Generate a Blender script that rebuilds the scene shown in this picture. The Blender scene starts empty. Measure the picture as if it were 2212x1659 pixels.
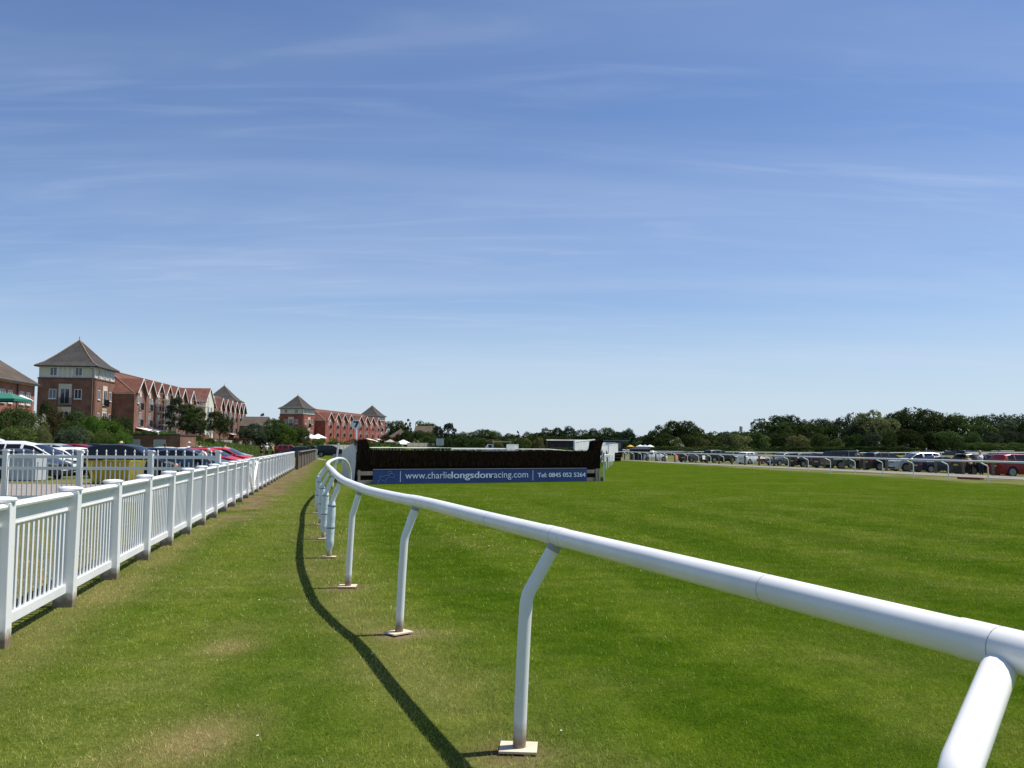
import bpy, bmesh, math, random
import numpy as np
from mathutils import Vector, Matrix, noise as mnoise
S = bpy.context.scene
COL = S.collection
R = math.radians

# ------------------------------------------------------------------ camera, sky, sun
FPX, CXP, CYP, HCAM = 1839.0, 1106.0, 829.5, 1.7          # picture 2212 x 1659
PITCH, ROLL = R(4.18), R(0.37)
cam_d = bpy.data.cameras.new('camera')
cam = bpy.data.objects.new('camera', cam_d); COL.objects.link(cam); S.camera = cam
cam_d.lens = 36.0 * FPX / 2212.0; cam_d.sensor_width = 36.0
cam_d.clip_start = 0.05; cam_d.clip_end = 6000
CM = Matrix.Translation((0, 0, HCAM)) @ Matrix.Rotation(R(90) + PITCH, 4, 'X') @ Matrix.Rotation(ROLL, 4, 'Z')
cam.matrix_world = CM
SUN_AZ = (0.975, 0.22); SUN_EL = R(64)
sd = Vector((SUN_AZ[0] * math.cos(SUN_EL), SUN_AZ[1] * math.cos(SUN_EL), math.sin(SUN_EL))).normalized()
sl = bpy.data.lights.new('sun', 'SUN'); sl.energy = 5.0; sl.angle = R(0.5); sl.color = (1.0, 0.955, 0.88)
so = bpy.data.objects.new('sun', sl); COL.objects.link(so)
so.rotation_euler = sd.to_track_quat('Z', 'Y').to_euler()
W = bpy.data.worlds.new('World'); S.world = W; W.use_nodes = True
nt = W.node_tree; nt.nodes.clear(); L = nt.links.new
def N(t, **k):
    n = nt.nodes.new(t)
    for a, v in k.items():
        if a == 'ins':
            for i, x in v.items(): n.inputs[i].default_value = x
        else: setattr(n, a, v)
    return n
sky = N('ShaderNodeTexSky', sky_type='NISHITA', sun_disc=False, sun_elevation=SUN_EL,
        sun_rotation=math.atan2(SUN_AZ[0], SUN_AZ[1]), air_density=1.0, dust_density=0.3, ozone_density=1.5, altitude=60)
tint = N('ShaderNodeMix', data_type='RGBA', blend_type='MULTIPLY', ins={0: 1.0}); tint.inputs[7].default_value = (0.92, 1.05, 1.30, 1)
L(sky.outputs[0], tint.inputs[6])
tc = N('ShaderNodeTexCoord'); sp = N('ShaderNodeSeparateXYZ'); L(tc.outputs['Generated'], sp.inputs[0])
zc = N('ShaderNodeMath', operation='ADD', ins={1: 0.10}); zm = N('ShaderNodeMath', operation='MAXIMUM', ins={1: 0.0})
L(sp.outputs[2], zm.inputs[0]); L(zm.outputs[0], zc.inputs[0])
dx = N('ShaderNodeMath', operation='DIVIDE'); dy = N('ShaderNodeMath', operation='DIVIDE')
L(sp.outputs[0], dx.inputs[0]); L(zc.outputs[0], dx.inputs[1]); L(sp.outputs[1], dy.inputs[0]); L(zc.outputs[0], dy.inputs[1])
cb = N('ShaderNodeCombineXYZ'); L(dx.outputs[0], cb.inputs[0]); L(dy.outputs[0], cb.inputs[1])
def cirrus(rot, sx, sy, scale, lo, hi, off=(0, 0, 0), det=7, dist=0.6):
    m = N('ShaderNodeMapping'); m.inputs['Rotation'].default_value = (0, 0, R(rot)); m.inputs['Scale'].default_value = (sx, sy, 1)
    m.inputs['Location'].default_value = off
    n = N('ShaderNodeTexNoise', ins={'Scale': scale, 'Detail': det, 'Roughness': 0.52, 'Distortion': dist})
    r = N('ShaderNodeMapRange', interpolation_type='SMOOTHSTEP'); r.inputs[1].default_value = lo; r.inputs[2].default_value = hi
    L(cb.outputs[0], m.inputs[0]); L(m.outputs[0], n.inputs['Vector']); L(n.outputs[0], r.inputs[0])
    return r
c1 = cirrus(60, 0.24, 1.3, 0.75, 0.42, 0.80, (5.3, 2.2, 0), 9, 1.1)
c2 = cirrus(12, 0.5, 1.2, 0.55, 0.38, 0.78, (7.7, -2.3, 0), 4, 1.0)
c3 = cirrus(56, 0.6, 3.4, 2.2, 0.44, 0.82, (1.4, 5.0, 0), 10, 1.2)
m1 = N('ShaderNodeMath', operation='MULTIPLY', ins={1: 0.28}); L(c1.outputs[0], m1.inputs[0])
m2 = N('ShaderNodeMath', operation='MULTIPLY_ADD', ins={1: 0.14}); L(c2.outputs[0], m2.inputs[0]); L(m1.outputs[0], m2.inputs[2])
m3 = N('ShaderNodeMath', operation='MULTIPLY'); L(c3.outputs[0], m3.inputs[0]); L(c2.outputs[0], m3.inputs[1])
m4 = N('ShaderNodeMath', operation='MULTIPLY_ADD', use_clamp=True, ins={1: 0.40}); L(m3.outputs[0], m4.inputs[0]); L(m2.outputs[0], m4.inputs[2])
cf = N('ShaderNodeMapRange', interpolation_type='SMOOTHSTEP', ins={1: 0.20, 2: 0.46, 3: 1.0, 4: 0.38}); L(sp.outputs[2], cf.inputs[0])
m5 = N('ShaderNodeMath', operation='MULTIPLY'); L(m4.outputs[0], m5.inputs[0]); L(cf.outputs[0], m5.inputs[1]); m4 = m5
cm = N('ShaderNodeMix', data_type='RGBA'); cm.inputs[7].default_value = (6.4, 7.4, 9.3, 1)
L(m4.outputs[0], cm.inputs[0]); L(tint.outputs[2], cm.inputs[6])
hz = N('ShaderNodeMapRange', interpolation_type='SMOOTHSTEP', ins={1: -0.02, 2: 0.23, 3: 0.80, 4: 0.0}); L(sp.outputs[2], hz.inputs[0])
hm = N('ShaderNodeMix', data_type='RGBA'); hm.inputs[7].default_value = (6.5, 7.7, 9.0, 1); L(hz.outputs[0], hm.inputs[0]); L(cm.outputs[2], hm.inputs[6]); cm = hm
bg = N('ShaderNodeBackground', ins={1: 0.080}); L(cm.outputs[2], bg.inputs[0])
wo = N('ShaderNodeOutputWorld'); L(bg.outputs[0], wo.inputs[0])
vs = S.view_settings; vs.view_transform = 'Standard'; vs.look = 'None'; vs.exposure = 0.25; vs.gamma = 1.0
S.render.engine = 'CYCLES'; S.cycles.max_bounces = 6; S.cycles.transparent_max_bounces = 8

# ------------------------------------------------------------------ terrain and picture helpers
def ss(x, a, b):
    t = np.clip((x - a) / (b - a), 0, 1); return t * t * (3 - 2 * t)
def facade_x(Y):
    return np.interp(Y, [-100, 200, 248, 293, 600], [-28.95, -63.15, -53.2, -46.0, 0.0])
def rail_x(Y):                       # the running rail on the far side of the track
    return 24.0 - 0.152 * (Y - 40.0)
def post_off(Y): return np.maximum(9.7 - 0.14 * (np.asarray(Y, float) - 54), 1.8)      # wooden posts, measured off the running rail
def road_off(Y): return np.maximum(5.4 - 0.11 * (np.asarray(Y, float) - 50), 0.6)
def zt(X, Y):
    X = np.asarray(X, float); Y = np.asarray(Y, float)
    z = -0.28 * ss(Y, 30, 58) * ss(-X, 6, 12)
    e = X - facade_x(Y)
    z = z + (2.2 - z) * (1 - ss(e, 9, 24)) * ss(Y, 101, 110) * (1 - ss(Y, 330, 420))
    z = np.maximum(z, 3.2 * (1 - ss(e, -2, 6)) * ss(Y, 70, 82) * (1 - ss(Y, 108, 122)))
    d = X - rail_x(Y)
    z = z - 0.3 * ss(d - post_off(Y), 0.5, 6) * (1 - ss(d, 45, 80)) * ss(Y, 15, 30)
    return z
def ztf(X, Y): return float(zt(X, Y))
def ray(xd, yd):
    v = Vector(((xd - CXP) / FPX, (CYP - yd) / FPX, -1.0))
    return (CM.to_3x3() @ v)
def G(xd, yd, z=None):
    d = ray(xd, yd); zz = 0.0 if z is None else z
    for _ in range(12):
        t = (zz - HCAM) / d.z; p = Vector((d.x * t, d.y * t, zz))
        if z is not None: break
        zz = 0.5 * zz + 0.5 * ztf(p.x, p.y)
    return p
def at(xd, yd, Y):
    d = ray(xd, yd); t = Y / d.y
    return Vector((d.x * t, Y, HCAM + d.z * t))
def atX(xd, Y):
    p = at(xd, 960, Y); return p.x

# ------------------------------------------------------------------ materials
def lin(c): return tuple((x / 255 / 12.92 if x / 255 <= 0.04045 else ((x / 255 + 0.055) / 1.055) ** 2.4) for x in c)
MATS = {}
def mat(name, col, rough=0.6, metal=0.0, var=0.0, vs_=2.0, bump=0.0, bs=30.0, coat=0.0, spec=0.5, stretch=None, alt=None, trans=0.0):
    if name in MATS: return MATS[name]
    m = bpy.data.materials.new(name); m.use_nodes = True; t = m.node_tree; b = t.nodes['Principled BSDF']
    b.inputs['Base Color'].default_value = (*col, 1); b.inputs['Roughness'].default_value = rough
    b.inputs['Metallic'].default_value = metal; b.inputs['Coat Weight'].default_value = coat
    b.inputs['Specular IOR Level'].default_value = spec; b.inputs['Coat Roughness'].default_value = 0.05
    tcn = t.nodes.new('ShaderNodeTexCoord'); mp = t.nodes.new('ShaderNodeMapping'); t.links.new(tcn.outputs['Object'], mp.inputs[0])
    if stretch: mp.inputs['Scale'].default_value = stretch
    if var > 0 or alt:
        n = t.nodes.new('ShaderNodeTexNoise'); n.inputs['Scale'].default_value = vs_; n.inputs['Detail'].default_value = 6
        n.inputs['Roughness'].default_value = 0.65; t.links.new(mp.outputs[0], n.inputs['Vector'])
        r = t.nodes.new('ShaderNodeValToRGB'); r.color_ramp.elements[0].position = 0.33; r.color_ramp.elements[1].position = 0.68
        a = alt if alt else tuple(min(1, x * (1 + var)) for x in col)
        lo = tuple(x * (1 - var) for x in col)
        r.color_ramp.elements[0].color = (*lo, 1); r.color_ramp.elements[1].color = (*a, 1)
        t.links.new(n.outputs[0], r.inputs[0]); t.links.new(r.outputs[0], b.inputs['Base Color'])
    if bump > 0:
        n2 = t.nodes.new('ShaderNodeTexNoise'); n2.inputs['Scale'].default_value = bs; n2.inputs['Detail'].default_value = 4
        t.links.new(mp.outputs[0], n2.inputs['Vector'])
        bp = t.nodes.new('ShaderNodeBump'); bp.inputs['Strength'].default_value = bump; bp.inputs['Distance'].default_value = 0.02
        t.links.new(n2.outputs[0], bp.inputs['Height']); t.links.new(bp.outputs[0], b.inputs['Normal'])
    MATS[name] = m; return m
def course(name, col, mortar, bw, bh, scale=1.0, rough=0.85, alt=None, axis=None):
    """bricks or tiles laid in courses, on the part's own coordinates"""
    if name in MATS: return MATS[name]
    m = bpy.data.materials.new(name); m.use_nodes = True; t = m.node_tree; b = t.nodes['Principled BSDF']; b.inputs['Roughness'].default_value = rough
    tcn = t.nodes.new('ShaderNodeTexCoord'); s = t.nodes.new('ShaderNodeSeparateXYZ'); t.links.new(tcn.outputs['Object'], s.inputs[0])
    ad = t.nodes.new('ShaderNodeMath'); ad.operation = 'ADD'; t.links.new(s.outputs[0], ad.inputs[0]); t.links.new(s.outputs[1], ad.inputs[1])
    c = t.nodes.new('ShaderNodeCombineXYZ'); t.links.new(ad.outputs[0], c.inputs[0]); t.links.new(s.outputs[2], c.inputs[1])
    k = t.nodes.new('ShaderNodeTexBrick'); k.inputs['Scale'].default_value = scale; k.inputs['Brick Width'].default_value = bw; k.inputs['Row Height'].default_value = bh
    k.inputs['Mortar Size'].default_value = bh * 0.12; k.inputs['Color1'].default_value = (*col, 1)
    k.inputs['Color2'].default_value = (*(alt or tuple(x * 0.75 for x in col)), 1); k.inputs['Mortar'].default_value = (*mortar, 1)
    t.links.new(c.outputs[0], k.inputs['Vector'])
    n = t.nodes.new('ShaderNodeTexNoise'); n.inputs['Scale'].default_value = 0.8; n.inputs['Detail'].default_value = 7; t.links.new(tcn.outputs['Object'], n.inputs['Vector'])
    r = t.nodes.new('ShaderNodeMapRange'); r.inputs[1].default_value = 0.3; r.inputs[2].default_value = 0.7; r.inputs[3].default_value = 0.68; r.inputs[4].default_value = 1.25
    t.links.new(n.outputs[0], r.inputs[0])
    mx = t.nodes.new('ShaderNodeMix'); mx.data_type = 'RGBA'; mx.blend_type = 'MULTIPLY'; mx.inputs[0].default_value = 1
    t.links.new(k.outputs[0], mx.inputs[6]); t.links.new(r.outputs[0], mx.inputs[7]); t.links.new(mx.outputs[2], b.inputs['Base Color'])
    MATS[name] = m; return m
def leafmat(name, lo, hi, trans=0.25):
    if name in MATS: return MATS[name]
    m = bpy.data.materials.new(name); m.use_nodes = True; t = m.node_tree; t.nodes.clear()
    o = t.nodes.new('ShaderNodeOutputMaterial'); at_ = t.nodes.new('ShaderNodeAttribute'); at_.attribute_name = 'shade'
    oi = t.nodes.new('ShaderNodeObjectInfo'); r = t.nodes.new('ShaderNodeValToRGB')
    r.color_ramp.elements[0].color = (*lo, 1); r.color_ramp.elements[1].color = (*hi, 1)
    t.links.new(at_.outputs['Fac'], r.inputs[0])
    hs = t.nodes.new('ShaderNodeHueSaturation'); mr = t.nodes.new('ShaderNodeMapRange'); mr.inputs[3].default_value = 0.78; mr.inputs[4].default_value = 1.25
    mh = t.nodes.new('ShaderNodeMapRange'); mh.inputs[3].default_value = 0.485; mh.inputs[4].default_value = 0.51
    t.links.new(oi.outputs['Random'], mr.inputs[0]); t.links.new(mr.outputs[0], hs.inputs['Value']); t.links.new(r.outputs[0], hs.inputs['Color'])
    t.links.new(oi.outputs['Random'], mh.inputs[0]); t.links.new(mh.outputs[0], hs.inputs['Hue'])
    d = t.nodes.new('ShaderNodeBsdfDiffuse'); tr = t.nodes.new('ShaderNodeBsdfTranslucent'); mx = t.nodes.new('ShaderNodeMixShader'); mx.inputs[0].default_value = trans
    t.links.new(hs.outputs[0], d.inputs[0]); t.links.new(hs.outputs[0], tr.inputs[0]); t.links.new(d.outputs[0], mx.inputs[1]); t.links.new(tr.outputs[0], mx.inputs[2])
    t.links.new(mx.outputs[0], o.inputs[0]); MATS[name] = m; return m

def postmat():
    """white PVC with mud splashed on the lowest part"""
    m = bpy.data.materials.new('white_pvc_muddy_foot'); m.use_nodes = True; t = m.node_tree; b = t.nodes['Principled BSDF']
    b.inputs['Roughness'].default_value = 0.38
    tcn = t.nodes.new('ShaderNodeTexCoord'); s = t.nodes.new('ShaderNodeSeparateXYZ'); t.links.new(tcn.outputs['Object'], s.inputs[0])
    n = t.nodes.new('ShaderNodeTexNoise'); n.inputs['Scale'].default_value = 14; n.inputs['Detail'].default_value = 6; t.links.new(tcn.outputs['Object'], n.inputs['Vector'])
    ad = t.nodes.new('ShaderNodeMath'); ad.operation = 'MULTIPLY_ADD'; ad.inputs[1].default_value = -0.12; t.links.new(n.outputs[0], ad.inputs[0]); t.links.new(s.outputs[2], ad.inputs[2])
    r = t.nodes.new('ShaderNodeValToRGB'); r.color_ramp.elements[0].position = 0.0; r.color_ramp.elements[1].position = 0.10
    r.color_ramp.elements[0].color = (0.22, 0.17, 0.12, 1); r.color_ramp.elements[1].color = (0.82, 0.82, 0.80, 1)
    e = r.color_ramp.elements.new(0.055); e.color = (0.52, 0.47, 0.40, 1)
    t.links.new(ad.outputs[0], r.inputs[0]); t.links.new(r.outputs[0], b.inputs['Base Color']); return m
WHITE = mat('white_pvc', (0.82, 0.82, 0.80), 0.36, var=0.035, vs_=3)
RAILM = mat('white_rail_plastic', (0.82, 0.82, 0.80), 0.33, var=0.07, vs_=1.7, bump=0.04, bs=5)
POSTM = postmat()
WPAINT = mat('white_paint', (0.74, 0.74, 0.72), 0.55, var=0.10, vs_=1.5)
WOLD = mat('weathered_white_boards', (0.62, 0.63, 0.62), 0.7, var=0.28, vs_=3.0, stretch=(3, 3, 0.5))
DARKM = mat('black_metal', (0.02, 0.02, 0.022), 0.5)
GLASS = mat('window_glass', (0.035, 0.045, 0.055), 0.06, spec=0.8)
CARGLASS = mat('car_glass', (0.010, 0.013, 0.016), 0.06, spec=0.45)
TYRE = mat('tyre_rubber', (0.015, 0.015, 0.016), 0.8)
ALLOY = mat('alloy', (0.22, 0.225, 0.235), 0.4, metal=0.7)
LAMP = mat('lamp_lens', (0.7, 0.72, 0.75), 0.12, metal=0.3)
TAIL = mat('tail_lens', (0.42, 0.015, 0.015), 0.2)
PLATE = mat('plate_white', (0.75, 0.75, 0.72), 0.4)
YPLATE = mat('plate_yellow', (0.7, 0.55, 0.05), 0.4)
TRIM = mat('black_trim', (0.02, 0.02, 0.02), 0.55)
BRICK = course('brown_red_brick', (0.225, 0.082, 0.046), (0.28, 0.19, 0.14), 0.45, 0.15)
BRICKB = course('bright_red_brick', (0.33, 0.062, 0.034), (0.30, 0.15, 0.11), 0.45, 0.15)
BRICKH = course('house_red_brick', (0.38, 0.12, 0.07), (0.36, 0.24, 0.18), 0.45, 0.15)
TILE = course('red_roof_tiles', (0.20, 0.062, 0.035), (0.07, 0.03, 0.02), 0.3, 0.2, alt=(0.16, 0.055, 0.035))
SLATE = course('grey_brown_slates', (0.062, 0.056, 0.050), (0.025, 0.025, 0.025), 0.4, 0.22, alt=(0.045, 0.043, 0.041))
BTILE = course('brown_roof_tiles', (0.105, 0.078, 0.055), (0.04, 0.03, 0.02), 0.4, 0.3, alt=(0.10, 0.07, 0.045))
RIDGE = mat('ridge_tiles', (0.24, 0.15, 0.09), 0.9, var=0.2, vs_=3)
CREAM = mat('cream_render', (0.66, 0.62, 0.50), 0.8, var=0.06, vs_=1.0)
STONE = mat('cream_stone', (0.62, 0.54, 0.40), 0.8)
WOODG = mat('grey_weathered_wood', (0.24, 0.21, 0.17), 0.9, var=0.3, vs_=3, stretch=(1, 1, 0.3))
WOODB = mat('brown_wood', (0.10, 0.07, 0.045), 0.9, var=0.3, vs_=3)
CANVAS = mat('white_canvas', (0.78, 0.77, 0.73), 0.8)
SKINM = mat('skin', (0.50, 0.28, 0.19), 0.55)

# ------------------------------------------------------------------ object helpers
def tag(o, label=None, cat=None, group=None, kind=None):
    if label: o['label'] = label
    if cat: o['category'] = cat
    if group: o['group'] = group
    if kind: o['kind'] = kind
    return o
def empty(name, loc, rz=0.0, label=None, cat=None, group=None):
    o = bpy.data.objects.new(name, None); COL.objects.link(o); o.location = loc; o.rotation_euler = (0, 0, rz); o.empty_display_size = 0.2
    return tag(o, label, cat, group)
def copy_tree(o, parent=None):
    c = o.copy(); COL.objects.link(c); c.parent = parent
    for ch in list(o.children): copy_tree(ch, c)
    return c
class MB:
    def __init__(s): s.v = []; s.f = []
    def add(s, vs_, fs):
        k = len(s.v); s.v += [tuple(x) for x in vs_]; s.f += [tuple(i + k for i in f) for f in fs]; return s
    def box(s, x0, x1, y0, y1, z0, z1, M=None):
        v = [Vector((x, y, z)) for z in (z0, z1) for y in (y0, y1) for x in (x0, x1)]
        if M is not None: v = [M @ p for p in v]
        return s.add(v, [(0, 2, 3, 1), (4, 5, 7, 6), (0, 1, 5, 4), (2, 6, 7, 3), (0, 4, 6, 2), (1, 3, 7, 5)])
    def bar(s, a, b, w, h, up=(0, 0, 1)):
        a = Vector(a); b = Vector(b); d = (b - a); l = d.length; d.normalize(); sx = d.cross(Vector(up))
        if sx.length < 1e-4: sx = Vector((1, 0, 0))
        sx.normalize(); u = sx.cross(d)
        M = Matrix((( *[d[i] for i in (0,)], sx[0], u[0], a[0]), (d[1], sx[1], u[1], a[1]), (d[2], sx[2], u[2], a[2]), (0, 0, 0, 1)))
        return s.box(0, l, -w / 2, w / 2, -h / 2, h / 2, M)
    def tube(s, pts, r, n=12, caps=True):
        pts = [Vector(p) for p in pts]; m = len(pts); rr = r if isinstance(r, (list, tuple)) else [r] * m
        vs_ = []; px = None
        for i, p in enumerate(pts):
            d = (pts[min(i + 1, m - 1)] - pts[max(i - 1, 0)]).normalized()
            if px is None:
                px = d.cross(Vector((0, 0, 1)));
                if px.length < 0.05: px = d.cross(Vector((1, 0, 0)))
            px = (px - d * px.dot(d)).normalized(); py = d.cross(px)
            for k in range(n):
                a = 2 * math.pi * k / n; vs_.append(p + (px * math.cos(a) + py * math.sin(a)) * rr[i])
        fs = [(i * n + k, i * n + (k + 1) % n, (i + 1) * n + (k + 1) % n, (i + 1) * n + k) for i in range(m - 1) for k in range(n)]
        if caps: fs += [tuple(range(n - 1, -1, -1)), tuple((m - 1) * n + k for k in range(n))]
        return s.add(vs_, fs)
    def poly(s, pts, h=None, axis=None):
        """flat polygon extruded by vector axis"""
        n = len(pts); a = [Vector(p) for p in pts]; ax = Vector(axis); b = [p + ax for p in a]
        return s.add(a + b, [tuple(range(n - 1, -1, -1)), tuple(range(n, 2 * n))] + [(i, (i + 1) % n, n + (i + 1) % n, n + i) for i in range(n)])
    def lathe(s, prof, c=(0, 0, 0), n=16):
        vs_ = [(c[0] + r * math.cos(2 * math.pi * k / n), c[1] + r * math.sin(2 * math.pi * k / n), c[2] + z) for r, z in prof for k in range(n)]
        m = len(prof)
        return s.add(vs_, [(i * n + k, i * n + (k + 1) % n, (i + 1) * n + (k + 1) % n, (i + 1) * n + k) for i in range(m - 1) for k in range(n)] + [tuple(range(n - 1, -1, -1)), tuple((m - 1) * n + k for k in range(n))])
    def build(s, name, m, parent=None, smooth=False, world=False, angle=40, fix=True):
        me = bpy.data.meshes.new(name); v = s.v
        if world and parent is not None:
            inv = (Matrix.Translation(parent.location) @ parent.rotation_euler.to_matrix().to_4x4()).inverted(); v = [inv @ Vector(p) for p in v]
        me.from_pydata([tuple(p) for p in v], [], s.f)
        if fix and len(s.f) < 60000:
            bm = bmesh.new(); bm.from_mesh(me); bmesh.ops.recalc_face_normals(bm, faces=bm.faces); bm.to_mesh(me); bm.free()
        if smooth:
            me.polygons.foreach_set('use_smooth', [True] * len(me.polygons)); me.set_sharp_from_angle(angle=R(angle))
        me.materials.append(m); o = bpy.data.objects.new(name, me); COL.objects.link(o)
        if parent is not None: o.parent = parent
        return o
def npmesh(name, verts, faces, m, parent=None, attrs=None):
    """verts (n,3), faces (k,c) with constant corner count; attrs: point attributes"""
    me = bpy.data.meshes.new(name); nv = len(verts); k, c = faces.shape
    me.vertices.add(nv); me.vertices.foreach_set('co', np.asarray(verts, np.float32).ravel())
    me.loops.add(k * c); me.loops.foreach_set('vertex_index', faces.astype(np.int32).ravel())
    me.polygons.add(k); me.polygons.foreach_set('loop_start', (np.arange(k) * c).astype(np.int32))
    for an, av in (attrs or {}).items():
        a = me.attributes.new(an, 'FLOAT', 'POINT'); a.data.foreach_set('value', np.asarray(av, np.float32))
    me.update(calc_edges=True); me.validate(); me.materials.append(m)
    o = bpy.data.objects.new(name, me); COL.objects.link(o)
    if parent is not None: o.parent = parent
    return o
ORD = ['first', 'second', 'third', 'fourth', 'fifth', 'sixth', 'seventh', 'eighth', 'ninth', 'tenth', 'eleventh', 'twelfth', 'thirteenth', 'fourteenth', 'fifteenth', 'sixteenth', 'seventeenth', 'eighteenth', 'nineteenth', 'twentieth']
# ------------------------------------------------------------------ ground
FP0 = G(8, 1388); FP1 = Vector((at(633, 990, 58).x, 58.0, 0))
FP0 = FP0 - (FP1 - FP0).normalized() * 0.19
def fence_d(X, Y):
    """distance to the white fence line, positive on the track side"""
    d = (FP1 - FP0); l = math.hypot(d.x, d.y); return ((X - FP0.x) * d.y - (Y - FP0.y) * d.x) / l
RAILPX = [(2213, 1412), (1650, 1270), (1205, 1159), (1040, 1118), (917, 1086), (871, 1078), (807, 1063.5), (784, 1056), (742, 1038), (725, 1024.5), (716, 1014), (707.6, 1004.5), (711, 998)]
RAILZ = 1.19
RAIL = [G(x, y, RAILZ) for x, y in RAILPX]
RAIL = [p for p in RAIL]
d0 = (RAIL[0] - RAIL[1]).normalized(); RAIL = [RAIL[0] + d0 * 3.0] + RAIL
RAIL += [Vector((-6.05, 28.9, RAILZ)), Vector((-6.52, 31.8, RAILZ)), Vector((-6.70, 33.4, RAILZ - .01)), Vector((-6.76, 34.7, RAILZ - 0.09)), Vector((-6.74, 35.5, RAILZ - 0.34)), Vector((-6.73, 35.8, 0.55)), Vector((-6.73, 35.85, 0.0))]
ry = np.array([p.y for p in RAIL[:-2]]); rx = np.array([p.x for p in RAIL[:-2]])
def rail_off(X, Y): return X - np.interp(Y, ry, rx)
BASEPX = [None, (1120, 1622), (861, 1370), (751, 1269), (710, 1205), (698, 1164.5), (691, 1134), (685, 1109), (683.5, 1092), (717.5, 1057)]
BASES = [Vector((RAIL[1].x + 0.02, RAIL[1].y - 0.02, 0))] + [G(*b) for b in BASEPX[1:]]
def patches(X, Y):
    rng = mnoise
    n1 = lambda s, o: np.array([mnoise.noise(Vector((x * s + o, y * s, o))) for x, y in zip(X.ravel(), Y.ravel())]).reshape(X.shape)
    near = (Y < 140) & (Y > -4) & (np.abs(X) < 90)
    nz = np.zeros_like(X); nz2 = np.zeros_like(X)
    nz[near] = n1a(X[near], Y[near], 0.9, 3.3); nz2[near] = n1a(X[near], Y[near], 0.25, 9.1)
    dry = np.zeros_like(X)
    for (px, py, r, a) in ((420, 1600, 0.27, 1.0), (500, 1395, 0.22, 0.55), (520, 1360, 0.3, 0.2), (300, 1640, 0.3, 0.3)):
        c = G(px, py); dd = np.hypot(X - c.x, (Y - c.y) * 0.6); dry = np.maximum(dry, a * np.exp(-(dd / r) ** 2 * 0.9))
    fd = fence_d(X, Y)
    dry = np.maximum(dry, 0.42 * np.exp(-((fd - 0.2) / 0.40) ** 2) * (Y > 0))
    ro = rail_off(X, Y)
    dry = np.maximum(dry, 0.26 * np.exp(-((ro + 0.35) / 0.45) ** 2) * (1 - ss(Y, 25, 40)))
    dry = np.clip(dry * (1 + nz * 1.1), 0, 1)
    soil = np.zeros_like(X)
    for b in BASES[:8]:
        dd = np.hypot(X - b.x, Y - b.y); soil = np.maximum(soil, 0.95 * np.exp(-(dd / 0.22) ** 2))
    soil = np.maximum(soil, 0.9 * np.exp(-((fd - 0.45) / 0.65) ** 2) * ss(Y, 16, 24) * (1 - ss(Y, 95, 110)))
    soil = np.clip(soil * (1 + nz * 1.6), 0, 1)
    track = ss(ro, 0.25, 0.7) * (1 - ss(X - rail_x(Y), -1.6, -0.6))
    wob = nz2 * 0.16
    band = 0.5 + 0.5 * np.sin((ro + wob - 0.9) * 2 * np.pi / 2.6)
    st = track * (1.0 * ss(band, 0.3, 0.7) * (1 - ss(Y, 14, 34)) + 0.14 * ss(np.sin(Y * 0.55 + X * 0.1 + nz2 * 2), -0.2, 0.6) * ss(Y, 14, 30))
    bl = 0.5 + 0.5 * np.sin((fd + wob * 0.6) * 2 * np.pi / 1.9)
    st = st + (1 - track) * 0.8 * ss(bl, 0.25, 0.75) * (fd > 0)
    rough = np.where((fd < -0.3) | (X - rail_x(Y) > 0.6), 1.0, 0.0)
    return dry, soil, track, st, rough
def n1a(xs, ys, s, o): return np.array([mnoise.noise(Vector((x * s + o, y * s, o))) for x, y in zip(xs, ys)])
def spaced(segs):
    out = [segs[0][0]]
    for a, b, st in segs:
        n = max(1, int(round((b - a) / st))); out += list(np.linspace(a, b, n + 1)[1:])
    return np.array(out)
gx = spaced([(-4000, -900, 775), (-900, -200, 100), (-200, -75, 12), (-75, -25, 2.0), (-25, -8, 0.6), (-8, 4, 0.14), (4, 12, 0.4), (12, 45, 1.1), (45, 120, 7), (120, 900, 110), (900, 4000, 775)])
gy = spaced([(-300, -10, 60), (-10, 1.8, 1.5), (1.8, 12, 0.14), (12, 30, 0.4), (30, 70, 1.0), (70, 160, 3), (160, 420, 8), (420, 1200, 120), (1200, 5000, 900)])
GX, GY = np.meshgrid(gx, gy)
dry, soil, track, stripe, rough = patches(GX, GY)
GZ = zt(GX, GY)
ny, nx = GX.shape
idx = np.arange(ny * nx).reshape(ny, nx)
gf = np.stack([idx[:-1, :-1].ravel(), idx[:-1, 1:].ravel(), idx[1:, 1:].ravel(), idx[1:, :-1].ravel()], 1)
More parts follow.
